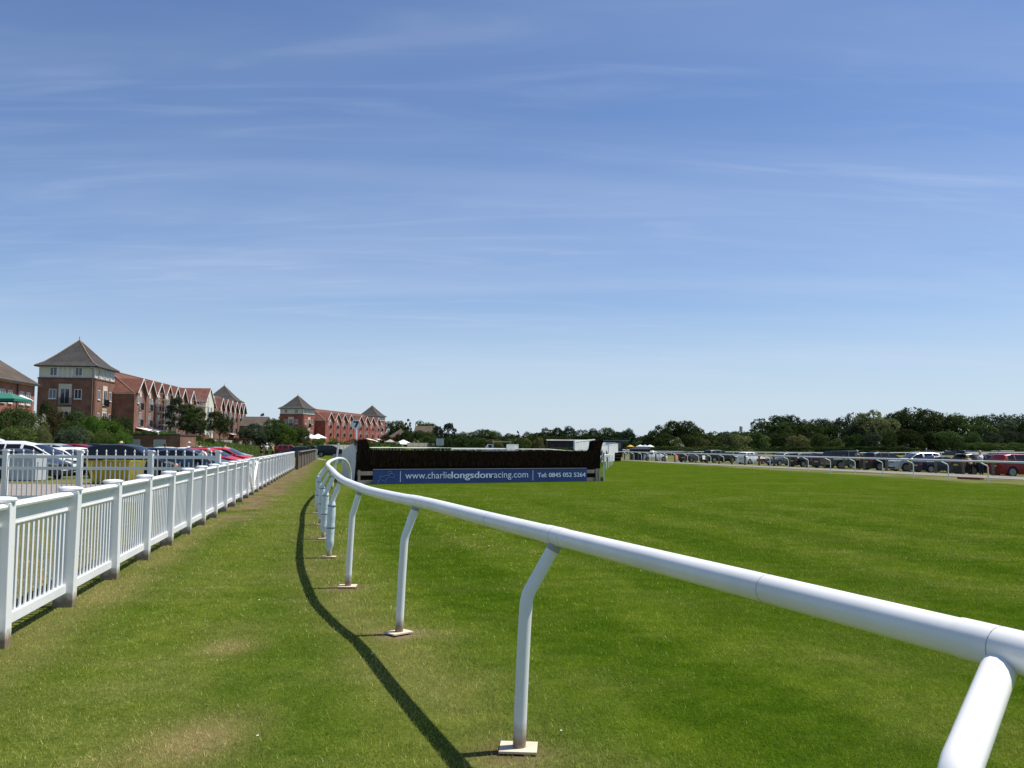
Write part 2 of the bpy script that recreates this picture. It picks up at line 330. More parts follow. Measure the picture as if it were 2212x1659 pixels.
def grassmat(name, blade):
    m = bpy.data.materials.new(name); m.use_nodes = True; t = m.node_tree; t.nodes.clear(); Lk = t.links.new
    def A(n): a = t.nodes.new('ShaderNodeAttribute'); a.attribute_name = n; return a.outputs['Fac']
    g = t.nodes.new('ShaderNodeNewGeometry')
    def nz(scale, det=4, sc=(1, 1, 1)):
        mp = t.nodes.new('ShaderNodeMapping'); mp.inputs['Scale'].default_value = sc; Lk(g.outputs['Position'], mp.inputs[0])
        n = t.nodes.new('ShaderNodeTexNoise'); n.inputs['Scale'].default_value = scale; n.inputs['Detail'].default_value = det; n.inputs['Roughness'].default_value = 0.6
        Lk(mp.outputs[0], n.inputs['Vector']); return n.outputs[0]
    def rmp(x, a, b, c=0.0, d=1.0):
        r = t.nodes.new('ShaderNodeMapRange'); r.interpolation_type = 'SMOOTHSTEP'
        for i, v in enumerate((a, b, c, d)): r.inputs[i + 1].default_value = v
        Lk(x, r.inputs[0]); return r.outputs[0]
    def mix(f, a, b, bt='MIX'):
        x = t.nodes.new('ShaderNodeMix'); x.data_type = 'RGBA'; x.blend_type = bt
        for i, v in ((0, f), (6, a), (7, b)):
            if hasattr(v, 'links'): Lk(v, x.inputs[i])
            elif isinstance(v, tuple): x.inputs[i].default_value = (*v, 1)
            else: x.inputs[i].default_value = v
        return x.outputs[2]
    n_big = rmp(nz(0.22, 3), 0.35, 0.65); n_mid = rmp(nz(1.7, 5), 0.36, 0.64); n_fin = rmp(nz(26, 4), 0.3, 0.7)
    left = mix(n_mid, (0.086, 0.124, 0.013), (0.111, 0.147, 0.019)); left = mix(rmp(nz(0.6, 4), 0.42, 0.68), left, (0.126, 0.150, 0.030))
    trk = mix(n_mid, (0.058, 0.100, 0.006), (0.080, 0.122, 0.009)); trk = mix(rmp(nz(0.45, 4), 0.45, 0.68), trk, (0.092, 0.124, 0.016))
    c = mix(A('track'), left, trk)
    c = mix(A('stripe'), c, (0.70, 0.81, 0.60), 'MULTIPLY')
    rg = mix(n_big, (0.11, 0.135, 0.04), (0.21, 0.19, 0.075)); c = mix(A('rough'), c, rg)
    gv = rmp(nz(4.5, 7), 0.32, 0.68); c = mix(gv, mix(1.0, c, (0.86, 0.90, 0.86), 'MULTIPLY'), mix(1.0, c, (1.16, 1.11, 1.2), 'MULTIPLY'))
    gs = rmp(nz(0.9, 5, (0.35, 2.2, 1)), 0.52, 0.74); c = mix(gs, c, mix(1.0, c, (1.28, 1.14, 1.6), 'MULTIPLY'))
    c = mix(A('dry'), c, mix(n_fin, (0.27, 0.21, 0.095), (0.19, 0.17, 0.06)))
    c = mix(A('soil'), c, mix(n_mid, (0.16, 0.105, 0.06), (0.25, 0.18, 0.11)))
    if blade: c = mix(A('track'), c, mix(1.0, c, (1.38, 1.20, 1.7), 'MULTIPLY'))
    if blade: c = mix(A('shade'), mix(1.0, c, (1.75, 1.70, 1.55), 'MULTIPLY'), mix(1.0, c, (3.9, 3.2, 3.6), 'MULTIPLY'))
    else: c = mix(n_fin, mix(1.0, c, (0.60, 0.65, 0.60), 'MULTIPLY'), mix(1.0, c, (0.94, 0.95, 0.98), 'MULTIPLY'))
    o = t.nodes.new('ShaderNodeOutputMaterial')
    d = t.nodes.new('ShaderNodeBsdfDiffuse'); Lk(c, d.inputs[0])
    if blade:
        tr = t.nodes.new('ShaderNodeBsdfTranslucent'); Lk(c, tr.inputs[0]); mx = t.nodes.new('ShaderNodeMixShader'); mx.inputs[0].default_value = 0.35
        gl = t.nodes.new('ShaderNodeBsdfGlossy'); gl.inputs['Roughness'].default_value = 0.4; gl.inputs['Color'].default_value = (0.9, 0.95, 0.85, 1)
        m2 = t.nodes.new('ShaderNodeMixShader'); m2.inputs[0].default_value = 0.015
        Lk(d.outputs[0], mx.inputs[1]); Lk(tr.outputs[0], mx.inputs[2]); Lk(mx.outputs[0], m2.inputs[1]); Lk(gl.outputs[0], m2.inputs[2]); Lk(m2.outputs[0], o.inputs[0])
    else:
        bp = t.nodes.new('ShaderNodeBump'); bp.inputs['Strength'].default_value = 0.6; bp.inputs['Distance'].default_value = 0.05
        Lk(nz(14, 6), bp.inputs['Height']); Lk(bp.outputs[0], d.inputs['Normal']); Lk(d.outputs[0], o.inputs[0])
    return m
GM = grassmat('mown_turf', False); BM = grassmat('turf_blades', True)
gr = npmesh('ground', np.stack([GX.ravel(), GY.ravel(), GZ.ravel()], 1), gf, GM, attrs=dict(dry=dry.ravel(), soil=soil.ravel(), track=track.ravel(), stripe=stripe.ravel(), rough=rough.ravel()))
gr.data.polygons.foreach_set('use_smooth', [True] * len(gr.data.polygons)); tag(gr, kind='structure')

# blades of turf near the viewer
def blades():
    rng = np.random.default_rng(5)
    Ys = []; Xs = []
    y = 1.9
    while y < 40:
        dyy = 0.25; w = 0.66 * (y + 0.4) + 0.3
        dens = 8500 * min(1, (4.2 / y)) ** 1.9
        n = int(dens * dyy * 2 * w * min(1, max(0.0, (40 - y) / 22.0)))
        Ys.append(rng.uniform(y, y + dyy, n)); Xs.append(rng.uniform(-w, w, n)); y += dyy
    X = np.concatenate(Xs); Y = np.concatenate(Ys)
    keep = fence_d(X, Y) > -1.6; X = X[keep]; Y = Y[keep]
    # attributes from the ground grid (nearest vertex)
    ix = np.clip(np.searchsorted(gx, X), 0, nx - 1); iy = np.clip(np.searchsorted(gy, Y), 0, ny - 1)
    so_ = soil[iy, ix]; keep = rng.random(len(X)) > so_ * 0.93
    X, Y, ix, iy = X[keep], Y[keep], ix[keep], iy[keep]; n = len(X)
    sc = np.maximum(1, Y / 6.0)
    tall = 1.0 + 0.9 * np.exp(-((rail_off(X, Y) + 0.0) / 0.35) ** 2) * 0.5
    h = rng.uniform(0.011, 0.028, n) * (0.8 + 0.25 * sc) * tall; w = rng.uniform(0.0014, 0.0028, n) * np.minimum(sc, 2.6)
    a = rng.uniform(0, 2 * np.pi, n); lean = rng.uniform(0.1, 1.15, n) * h; la = rng.uniform(0, 2 * np.pi, n)
    z0 = zt(X, Y) - 0.004
    P0 = np.stack([X - np.cos(a) * w, Y - np.sin(a) * w, z0], 1); P1 = np.stack([X + np.cos(a) * w, Y + np.sin(a) * w, z0], 1)
    T = np.stack([X + np.cos(la) * lean, Y + np.sin(la) * lean, z0 + h], 1)
    V = np.stack([P0, P1, T], 1).reshape(-1, 3); F = np.arange(3 * n).reshape(n, 3)
    rep = lambda q: np.repeat(q[iy, ix], 3)
    s0 = rng.random(n) ** 1.5; s0 = .36 + (s0 - .36) * np.clip(8 / Y, .3, 1); sh = np.repeat(s0, 3)
    o = npmesh('grass_blades', V, F, BM, attrs=dict(dry=rep(dry), soil=rep(soil) * 0, track=rep(track), stripe=rep(stripe), rough=rep(rough), shade=sh))
    tag(o, 'short mown green turf blades around the white rails', 'grass', kind='stuff')
    # daisies
    mb = MB()
    for i in range(16):
        yy = 3 + 19 * rng.random() ** 1.3; xx = rng.uniform(-0.62, 0.1) * yy
        if fence_d(xx, yy) < 0.3: continue
        r = 0.005 + 0.0005 * yy; z = 0.03
        mb.add([(xx + r * math.cos(k * 1.047), yy + r * math.sin(k * 1.047), z + 0.003 * (k % 2)) for k in range(6)] + [(xx, yy, z + 0.006)], [(k, (k + 1) % 6, 6) for k in range(6)])
    o = mb.build('daisies', mat('daisy_petals', (0.75, 0.74, 0.66), 0.8), fix=False); tag(o, 'tiny white daisies dotted through the near turf', 'daisies', kind='stuff')
blades()

# service road beyond the far running rail, paved patch behind the tall picket fence
def sheet(name, left, right, Ys, m, up=0.004, kind='structure'):
    V = []; F = []
    for i, y in enumerate(Ys):
        a, b = left(y), right(y); nn = 5
        for k in range(nn):
            x = a + (b - a) * k / (nn - 1); V.append((x, y, ztf(x, y) + up))
        if i:
            for k in range(nn - 1): q = (i - 1) * nn + k; F.append((q, q + 1, q + nn + 1, q + nn))
    o = npmesh(name, np.array(V), np.array(F), m); tag(o, kind=kind); return o
ROADM = mat('pale_worn_tarmac', (0.20, 0.185, 0.155), 0.9, var=0.14, vs_=0.8, bump=0.3, bs=8)
sheet('road', lambda y: float(rail_x(y) + road_off(y)), lambda y: float(rail_x(y) + np.maximum(post_off(y) - 0.45, road_off(y) + 1.0)), np.arange(20, 135, 1.0), ROADM, 0.02)
PAVM = mat('worn_paving', (0.27, 0.235, 0.20), 0.9, var=0.15, vs_=1.2)
fpx = lambda Y: FP0.x + (FP1.x - FP0.x) * (Y - FP0.y) / (FP1.y - FP0.y)
sheet('path', lambda y: fpx(y) - 13.5 - 0.4 * math.sin(y * 0.8), lambda y: fpx(y) - 3.0, np.arange(24.9, 35.5, 0.5), PAVM, 0.012)

# ------------------------------------------------------------------ near running rail
def smooth_path(P, step):
    P = [Vector(p) for p in P]; out = []
    for i in range(len(P) - 1):
        p0 = P[max(i - 1, 0)]; p1 = P[i]; p2 = P[i + 1]; p3 = P[min(i + 2, len(P) - 1)]
        n = max(2, int((p2 - p1).length / step))
        for k in range(n):
            t = k / n; t2 = t * t; t3 = t2 * t
            out.append(0.5 * ((2 * p1) + (p2 - p0) * t + (2 * p0 - 5 * p1 + 4 * p2 - p3) * t2 + (3 * p1 - p0 - 3 * p2 + p3) * t3))
    out.append(P[-1]); return out
rr = empty('running_rail', (BASES[1].x, BASES[1].y, 0), 0, 'white plastic running rail curving across the foreground on bent posts', 'running rail')
path = smooth_path(RAIL, 0.18)
# pass gently through a smoothed version of the measured points
for _ in range(3):
    path = [path[0]] + [(path[i - 1] + path[i] * 2 + path[i + 1]) / 4 for i in range(1, len(path) - 1)] + [path[-1]]
MB().tube(path, 0.052, 24).build('rail', RAILM, rr, True, True, 60)
cum = [0]
for i in range(1, len(path)): cum.append(cum[-1] + (path[i] - path[i - 1]).length)
def path_at(s):
    for i in range(1, len(path)):
        if cum[i] >= s:
            t = (s - cum[i - 1]) / (cum[i] - cum[i - 1]); return path[i - 1].lerp(path[i], t), (path[i] - path[i - 1]).normalized()
    return path[-1], (path[-1] - path[-2]).normalized()
def near_s(b):
    return min(range(len(path)), key=lambda i: (path[i].x - b[0]) ** 2 + (path[i].y - b[1]) ** 2)
joints = [cum[near_s((RAIL[k].x, RAIL[k].y))] for k in (2,)] 
PLM = mat('pale_base_plate', (0.62, 0.52, 0.38), 0.85, var=0.12, vs_=8)
PADM = mat('pale_padding_vinyl', (0.62, 0.70, 0.72), 0.35, var=0.08, vs_=6, bump=0.35, bs=22)
for k, b in enumerate(BASES):
    i = near_s(b); s0 = cum[i]; p, t = path[i], (path[min(i + 1, len(path) - 1)] - path[i - 1]).normalized()
    perp = Vector((p.x - b.x, p.y - b.y, 0))
    if k == 0: p = min(path, key=lambda q: (q.x - 1.27) ** 2 + (q.y - 2.17) ** 2); s0 = cum[path.index(p)]; b = Vector((0.89, 1.77, 0)); perp = Vector((p.x - b.x, p.y - b.y, 0))
    if perp.length < 0.12: perp = Vector((-t.y, t.x, 0)) * -0.22
    top = Vector((p.x, p.y, RAILZ - 0.035)) if k else Vector((p.x, p.y, RAILZ - 0.035))
    zg = ztf(b.x, b.y); lean = perp.normalized() * 0.035
    elbow = Vector((b.x, b.y, 0.82 if k else 1.0)) + lean
    pts = [Vector((b.x, b.y, zg - 0.1)), Vector((b.x, b.y, 0.4)) + lean * 0.5, elbow - Vector((0, 0, 0.06)), elbow + (top - elbow) * 0.07 + Vector((0, 0, 0.012)), elbow + (top - elbow) * 0.25 + Vector((0, 0, 0.015)), top]
    MB().tube(smooth_path(pts, 0.04), 0.037 if k else 0.042, 16).build('post', POSTM, rr, True, True, 60)
    # sleeve on the rail where the post meets it
    c0, t0 = path_at(max(0.1, s0 - 0.12)); c1, t1 = path_at(s0 + 0.12)
    MB().tube([c0, (c0 + c1) / 2 + (p - (c0 + c1) / 2) * 0.7, c1], 0.0545, 24).build('sleeve', RAILM, rr, True, True, 60)
    MB().tube([top - (top - elbow).normalized() * 0.05, top], 0.041, 12).build('clamp_ring', DARKM if False else mat('grey_clamp', (0.35, 0.35, 0.36), 0.5), rr, True, True)
    if k < 9:
        a = random.Random(k).uniform(-0.5, 0.5); sz = 0.105
        M = Matrix.Translation((b.x, b.y, zg + 0.012)) @ Matrix.Rotation(a + 0.3, 4, 'Z') @ Matrix.Rotation(0.06 * math.sin(k * 3), 4, 'X')
        MB().box(-sz, sz, -sz * 0.8, sz * 0.8, 0, 0.012, M).build('foot_plate', PLM, rr, world=True)
    if k in (4, 5, 6, 7, 8):   # vinyl padding wrapped round the post
        rnd = random.Random(40 + k); prof = []; zz = []
        for q in range(13):
            f = q / 12; z = 0.13 + 0.71 * f; prof.append(0.062 + 0.0025 * math.sin(q * 1.9 + k) - (0.02 if q in (0, 12) else 0)); zz.append(Vector((b.x, b.y, z)) + lean * (z / 0.86))
        o = MB().tube(zz, prof, 14).build('padding', PADM, rr, True, True, 50)
        for z in (0.45, 0.78):
            c = Vector((b.x, b.y, z)) + lean * (z / 0.86); s_ = MB().tube([c - Vector((0, 0, .006)), c + Vector((0, 0, .006))], 0.0665, 14).build('strap', TRIM, o)
            s_.data.transform((Matrix.Translation(rr.location)).inverted())
# seams where lengths of pipe join
k = 0
for sx_, sy_ in ((1648, 1270), (1054, 1122), (1205, 1159), (871, 1078), (742, 1038), (2160, 1398)):
    q = G(sx_, sy_, RAILZ); i = near_s((q.x, q.y)); c, t = path[i], (path[i + 1] - path[i]).normalized()
    o = MB().tube([c - t * 0.0016, c + t * 0.0016], 0.0528 if sx_ in (1648, 1054, 871, 742) else 0.0552, 20).build('joint_seam', mat('seam_grey', (0.40, 0.40, 0.40), 0.6), rr, False, True)

# ------------------------------------------------------------------ white post and panel fence on the left
fl = empty('white_fence', (FP0.x, FP0.y, 0), 0, 'long white PVC post and panel fence running away on the left', 'fence')
FD = (FP1 - FP0); FLEN = FD.length; FD.normalize(); FN = Vector((FD.y, -FD.x, 0)); NPO = int(round(FLEN / 1.83)); STEP = FLEN / NPO
def fbox(mb, a, b, w, z0, z1, zoff):    # box between two ground points
    d = (b - a); d.z = 0; l = d.length; d.normalize(); M = Matrix(((d.x, -d.y, 0, a.x), (d.y, d.x, 0, a.y), (0, 0, 1, zoff), (0, 0, 0, 1)))
    return mb.box(0, l, -w / 2, w / 2, z0, z1, M)
posts = []
for i in range(-1, NPO + 1):
    p = FP0 + FD * STEP * i; p.z = ztf(p.x, p.y); posts.append(p)
GATE = (11, 12)
fang = math.atan2(FD.y, FD.x)
for i, p in enumerate(posts):
    M = Matrix.Translation(p) @ Matrix.Rotation(fang, 4, 'Z') @ Matrix.Rotation(R(random.Random(i).uniform(-0.7, 0.7)), 4, 'X')
    po = MB().box(-0.068, 0.068, -0.098, 0.098, -0.1, 1.20, None)
    o = po.build('post', POSTM, fl); o.matrix_local = Matrix.Translation(-fl.location) @ M
    bv = o.modifiers.new('b', 'BEVEL'); bv.width = 0.006; bv.segments = 2
    cp = MB().lathe([(0.096, 0), (0.110, 0.006), (0.114, 0.018), (0.106, 0.031), (0.06, 0.038), (0.01, 0.040)], (0, 0, 1.20), 20).build('cap', WHITE, o, True)
    cp.scale = (0.86, 1.10, 1.25); cp.location = (0, 0, -1.20 * 0.25)
for i in range(len(posts) - 1):
    a, b = posts[i], posts[i + 1]; rise = b.z - a.z
    if i - 1 in GATE:
        g = MB(); M = Matrix.Translation(a) @ Matrix.Rotation(fang, 4, 'Z'); x0, x1 = 0.08, STEP - 0.08
        for z0, z1 in ((0.12, 0.22), (0.55, 0.64), (1.05, 1.15)): g.box(x0, x1, -0.02, 0.02, z0, z1, M)
        g.box(x0, x0 + 0.08, -0.021, 0.021, 0.1, 1.17, M); g.box(x1 - 0.08, x1, -0.021, 0.021, 0.1, 1.17, M)
        for q in range(15): xx = x0 + 0.1 + q * (x1 - x0 - 0.2) / 14; g.box(xx - 0.045, xx + 0.045, 0.022, 0.034, 0.13, 1.12, M)
        z_ = (0.2, 1.08) if i - 1 == GATE[0] else (1.08, 0.2)
        p0 = M @ Vector((x0 + 0.05, -0.04, z_[1])); p1 = M @ Vector((x1 - 0.05, -0.04, z_[0])); g.bar(p0, p1, 0.03, 0.07, (FN.x, FN.y, 0))
        o = g.build('gate_leaf', WHITE, fl, world=True); continue
    M = Matrix.Translation(a) @ Matrix.Rotation(fang, 4, 'Z') @ Matrix.Rotation(-math.atan2(rise, STEP), 4, 'Y')
    pan = MB(); pan.box(0.068, STEP - 0.068, -0.012, 0.012, 1.01, 1.145, M); pan.box(0.068, STEP - 0.068, -0.018, 0.018, 0.998, 1.012, M)
    n = 13
    for q in range(n):
        x = 0.13 + q * (STEP - 0.26) / (n - 1); pan.box(x - 0.023, x + 0.023, -0.006, 0.006, 0.235, 1.0, M)
    o = pan.build('picket_panel', WHITE, fl, world=True)
    h = MB(); h.poly([M @ Vector((0.070, y, z)) for y, z in ((-0.066, 1.148), (0.066, 1.148), (0.072, 1.168), (0.045, 1.190), (-0.045, 1.190), (-0.072, 1.168))], axis=(M.to_3x3() @ Vector((STEP - 0.140, 0, 0))))
    h.build('top_rail', WHITE, fl, world=True)
    MB().box(0.068, STEP - 0.068, -0.03, 0.03, 0.150, 0.235, M).build('bottom_rail', WPAINT, fl, world=True)

# tall picket fence that closes the car park, meeting the white fence
TF = [Vector((atX(x, y), y, 0)) for x, y in ((-298, 23.0), (-140, 23.4), (14, 23.8), (174, 24.05), (327, 24.3), (472, 24.5))]
tf = empty('tall_picket_fence', TF[0], 0, 'taller white picket fence with spear finials closing off the car park', 'fence')
for i, p in enumerate(TF):
    q = MB(); q.box(-0.065, 0.065, -0.065, 0.065, -0.1, 1.48); o = q.build('post', POSTM, tf); o.location = p - TF[0]; o.rotation_euler = (0, 0, 0.06)
    q = MB(); q.box(-0.095, 0.095, -0.095, 0.095, 1.48, 1.505); q.box(-0.07, 0.07, -0.07, 0.07, 1.505, 1.52); q.build('cap', WHITE, o)
def finial(mb, x, z, M, s=1.0):
    P = [(0.010, 0), (0.021, 0.01), (0.021, 0.03), (0.012, 0.045), (0.017, 0.07), (0.026, 0.09), (0.012, 0.105), (0.03, 0.115), (0.012, 0.128), (0.010, 0.145), (0.002, 0.165)]
    k = len(mb.v); mb.lathe([(r * s, zz * s) for r, zz in P], (x, 0, z), 6)
    for j in range(k, len(mb.v)): mb.v[j] = tuple(M @ Vector(mb.v[j]))
for i in range(len(TF) - 1):
    a, b = TF[i], TF[i + 1]; d = b - a; l = d.length; M = Matrix.Translation(a) @ Matrix.Rotation(math.atan2(d.y, d.x), 4, 'Z')
    m = MB()
    for z in (1.28, 0.96, 0.16): m.box(0.065, l - 0.065, -0.022, 0.022, z, z + 0.085, M)
    m.build('cross_rails', WHITE, tf, world=True)
    pk = MB(); n = 7
    for q in range(n):
        x = 0.065 + (q + 0.5) * (l - 0.13) / n; pk.box(x - 0.010, x + 0.010, -0.024, 0.024, 0.1, 1.375, M); finial(pk, x, 1.375, M)
        if q < n - 1:
            x2 = x + 0.5 * (l - 0.13) / n; pk.box(x2 - 0.010, x2 + 0.010, -0.024, 0.024, 0.1, 1.05, M); finial(pk, x2, 1.05, M, 0.9)
    pk.build('pickets', WHITE, tf, world=True)
# ------------------------------------------------------------------ steeplechase fence with banner
BL = G(769, 1047, 0); BR = G(1299, 1039.5, 0)
bd = BR - BL; BLEN = bd.length; bang = math.atan2(bd.y, bd.x)
sf = empty('steeplechase_fence', BL, bang, 'dark birch steeplechase fence with raised ends across the track', 'steeplechase fence')
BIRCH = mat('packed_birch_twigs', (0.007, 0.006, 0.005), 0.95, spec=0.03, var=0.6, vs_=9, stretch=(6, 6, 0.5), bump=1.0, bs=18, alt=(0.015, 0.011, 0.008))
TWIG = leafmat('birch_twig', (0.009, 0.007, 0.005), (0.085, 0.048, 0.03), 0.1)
H0 = 1.46
def birch_outline():
    # top profile (x, z) along the fence, from left
    return [(0.2, 1.92), (0.42, 1.96), (0.52, 1.86), (0.60, 1.60), (0.78, H0 + 0.02), (BLEN * 0.5, H0), (BLEN - 0.52, H0 + 0.02), (BLEN - 0.42, 1.60), (BLEN - 0.36, 1.97), (BLEN + 0.14, 2.06), (BLEN + 0.20, 2.0), (BLEN + 0.04, 1.5)]
bo = birch_outline()
prof = [(0.2, 0.02)] + bo + [(BLEN - 0.02, 0.02)]
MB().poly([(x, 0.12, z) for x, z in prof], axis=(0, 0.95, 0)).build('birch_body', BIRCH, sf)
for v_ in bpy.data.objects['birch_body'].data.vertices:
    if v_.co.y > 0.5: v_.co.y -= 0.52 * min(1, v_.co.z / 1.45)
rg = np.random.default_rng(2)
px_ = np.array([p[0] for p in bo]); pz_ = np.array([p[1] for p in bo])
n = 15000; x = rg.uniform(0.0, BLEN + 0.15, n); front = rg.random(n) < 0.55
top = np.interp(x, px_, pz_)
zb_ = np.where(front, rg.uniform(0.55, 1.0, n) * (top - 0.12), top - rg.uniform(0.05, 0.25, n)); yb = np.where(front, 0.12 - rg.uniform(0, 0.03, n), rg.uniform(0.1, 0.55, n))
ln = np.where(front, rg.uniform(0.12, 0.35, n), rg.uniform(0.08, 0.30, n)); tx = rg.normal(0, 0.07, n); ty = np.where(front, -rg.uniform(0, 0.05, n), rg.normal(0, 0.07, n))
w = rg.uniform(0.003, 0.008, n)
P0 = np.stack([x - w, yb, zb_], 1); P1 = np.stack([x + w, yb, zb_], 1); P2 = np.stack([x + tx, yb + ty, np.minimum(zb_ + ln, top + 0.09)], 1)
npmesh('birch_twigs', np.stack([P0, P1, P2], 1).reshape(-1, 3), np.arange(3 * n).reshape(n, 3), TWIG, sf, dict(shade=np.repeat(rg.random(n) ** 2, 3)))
for x0, x1 in ((0.05, 1.15), (BLEN - 0.92, BLEN - 0.08)):
    for z0 in (0.40, 0.02): MB().box(x0, x1, -0.02, 0.03, z0, z0 + 0.17).build('apron_board', WOODG, sf)
for x0 in (0.06, BLEN - 0.2, BLEN - 0.36): MB().box(x0, x0 + 0.11, -0.06, -0.022, 0, 0.62).build('apron_post', WOODG, sf)
# banner
def on_fence(xd):
    return min((BL + bd * (k / 400) for k in range(401)), key=lambda p: abs(CXP + FPX * p.x / p.y - xd))
NB = on_fence(806.6); NE = on_fence(1266); nd = NE - NB; NL = nd.length; nang = math.atan2(nd.y, nd.x); nrm = Vector((math.sin(nang), -math.cos(nang), 0))
NB = NB + nrm * 0.10
bn = empty('advertising_banner', NB, nang, 'long blue sponsor banner with web address and phone number along the birch fence', 'banner')
BLUE = mat('banner_blue', (0.009, 0.040, 0.165), 0.6, var=0.12, vs_=1.2)
BHT = 0.63
for k in range(3):
    MB().box(NL * k / 3 + 0.003, NL * (k + 1) / 3 - 0.003, -0.02, 0.02, 0.02, BHT + 0.012 * (k % 2)).build('banner_board', BLUE, bn)
MB().box(0, NL, -0.024, 0.024, BHT + 0.014, BHT + 0.03).build('top_edging', mat('grey_edging', (0.35, 0.36, 0.38), 0.6), bn)
LET = mat('banner_lettering', (0.62, 0.68, 0.80), 0.5)
def text(s, x0, x1, zc, capz, parent, m, y=-0.026, off=0.0, depth=0.003, squeeze=None, base=None, name='lettering'):
    if off > 0.001:
        for q_ in (-1, 1): text(s, x0 + q_ * off * 0.45, x1 + q_ * off * 0.45, zc, capz, parent, m, y - 0.0004 * (q_ + 2), 0.0, depth, None, base, name)
        off = 0.0
    c = bpy.data.curves.new(name, 'FONT'); c.body = s; c.size = 1.0; c.offset = off; c.extrude = 0.0; c.resolution_u = 3
    o = bpy.data.objects.new(name, c); COL.objects.link(o); bpy.context.view_layer.update()
    me = bpy.data.meshes.new_from_object(o.evaluated_get(bpy.context.evaluated_depsgraph_get())); bpy.data.objects.remove(o)
    xs = [v.co.x for v in me.vertices]; mn, mx = min(xs), max(xs); sx = (x1 - x0) / (mx - mn); sz = capz / 0.72
    for v in me.vertices: v.co = Vector((x0 + (v.co.x - mn) * sx, y, base + v.co.y * sz))
    me.name = name; me.materials.clear(); me.materials.append(m); ob = bpy.data.objects.new(name, me); COL.objects.link(ob); ob.parent = parent; return ob
text('www.charlie', NL * .136, NL * .337, 0, 0.315, bn, LET, base=0.235, off=0.0)
text('longsdon', NL * .340, NL * .519, 0, 0.315, bn, LET, base=0.235, off=0.028, name='bold_lettering')
text('racing.com', NL * .521, NL * .700, 0, 0.315, bn, LET, base=0.235, off=0.0)
text('Tel: 0845 052 5264', NL * .7475, NL * .9915, 0, 0.215, bn, LET, base=0.235, off=0.022, name='phone_number')
for f in (.115, .724): MB().box(NL * f - 0.012, NL * f + 0.012, -0.026, -0.0205, 0.09, 0.57).build('divider_line', LET, bn)
lg = MB(); LOG = mat('emblem_outline', (0.24, 0.32, 0.50), 0.5)
def stroke(pts, w=0.010):
    s_ = smooth_path([(NL * .115 * a, -0.0245, BHT * b) for a, b in pts], 0.02)
    for i in range(len(s_) - 1): lg.bar(s_[i], s_[i + 1], 0.004, w, (0, 0, 1))
stroke([(.18, .06), (.22, .25), (.27, .42), (.25, .50), (.30, .58), (.36, .54), (.44, .60), (.54, .63), (.60, .60)])
stroke([(.44, .10), (.45, .25), (.52, .42), (.62, .50), (.74, .48), (.78, .58), (.74, .70), (.66, .74), (.58, .70), (.60, .64)])
stroke([(.58, .74), (.54, .80), (.56, .88), (.62, .91), (.68, .87), (.67, .79), (.62, .75)])
stroke([(.40, .30), (.36, .27), (.33, .20)])
lg.build('emblem', LOG, bn, fix=False)

# wing of planks on the near side of the steeplechase fence
wa = G(769, 1043, 0); wb = Vector((atX(740, 46.5), 46.5, 0))
wg = empty('fence_wing', wa, 0, 'weathered white plank wing guiding horses to the left end of the birch fence', 'fence wing')
wd = wb - wa; wl = wd.length; M0 = Matrix.Translation(wa) @ Matrix.Rotation(math.atan2(wd.y, wd.x), 4, 'Z')
for k in range(int(wl / 0.21)):
    h = 1.87 - 0.012 * k + 0.035 * math.sin(k * 1.9); rn = random.Random(k)
    MB().box(k * 0.21, k * 0.21 + 0.19, -0.02 + rn.uniform(-.01, .01), 0.012, 0.03, h, M0).build('plank', WOLD, wg, world=True)
mm = MB()
for z in (0.4, 1.3): mm.box(0, wl, -0.09, -0.04, z, z + 0.1, M0)
mm.build('back_rail', WOODG, wg, world=True)
# right-hand wing, seen edge on
wc = G(1299.5, 1039, 0); we = wc + Vector((0.60, 6.0, 0)); w2 = empty('fence_wing', wc + Vector((0.12, 0, 0)), 0, 'narrow white wing seen edge-on at the right end of the birch fence', 'fence wing')
wd = we - wc; M1 = Matrix.Translation(wc + Vector((0.12, 0, 0))) @ Matrix.Rotation(math.atan2(wd.y, wd.x), 4, 'Z')
w2m = MB()
for k in range(22): w2m.box(k * 0.24, k * 0.24 + 0.2, -0.015, 0.015, 0.03, 1.36 - .004 * k, M1)
w2m.build('planks', WOLD, w2, world=True)
MB().box(-0.05, 0.0, -0.03, 0.03, 0, 1.42, M1).build('end_post', WHITE, w2, world=True)

# number 7 disc on a pole
sp7 = Vector((atX(771.5, 40.2), 40.2, 0)); n7 = empty('fence_number_sign', sp7, 0, 'round grey disc with black 7 on a white pole above the wing', 'sign')
MB().tube([(0.0, 0, 0), (-0.06, 0, 2.62)], 0.042, 12).build('pole', WHITE, n7, True)
q = MB(); k = 40; q.poly([(-0.07 + 0.232 * math.cos(2 * math.pi * i / k), 0, 2.68 + 0.232 * math.sin(2 * math.pi * i / k)) for i in range(k)], axis=(0, -0.02, 0)); dsk = q.build('disc', mat('disc_white', (0.78, 0.80, 0.80), 0.5), n7)
dsk.location = (0, -0.045, 0)
ch = MB(); ch.poly([(-.13 -.07+.02, 0, 2.83), (.115-.07+.02, 0, 2.83), (.115-.07+.02, 0, 2.765), (.0-.07+.01, 0, 2.535), (-.075-.07, 0, 2.535), (.03-.07, 0, 2.755), (-.13-.07+.02, 0, 2.755)], axis=(0, -0.004, 0)); c7 = ch.build('numeral', DARKM, dsk); c7.location = (0, -0.0225, 0)

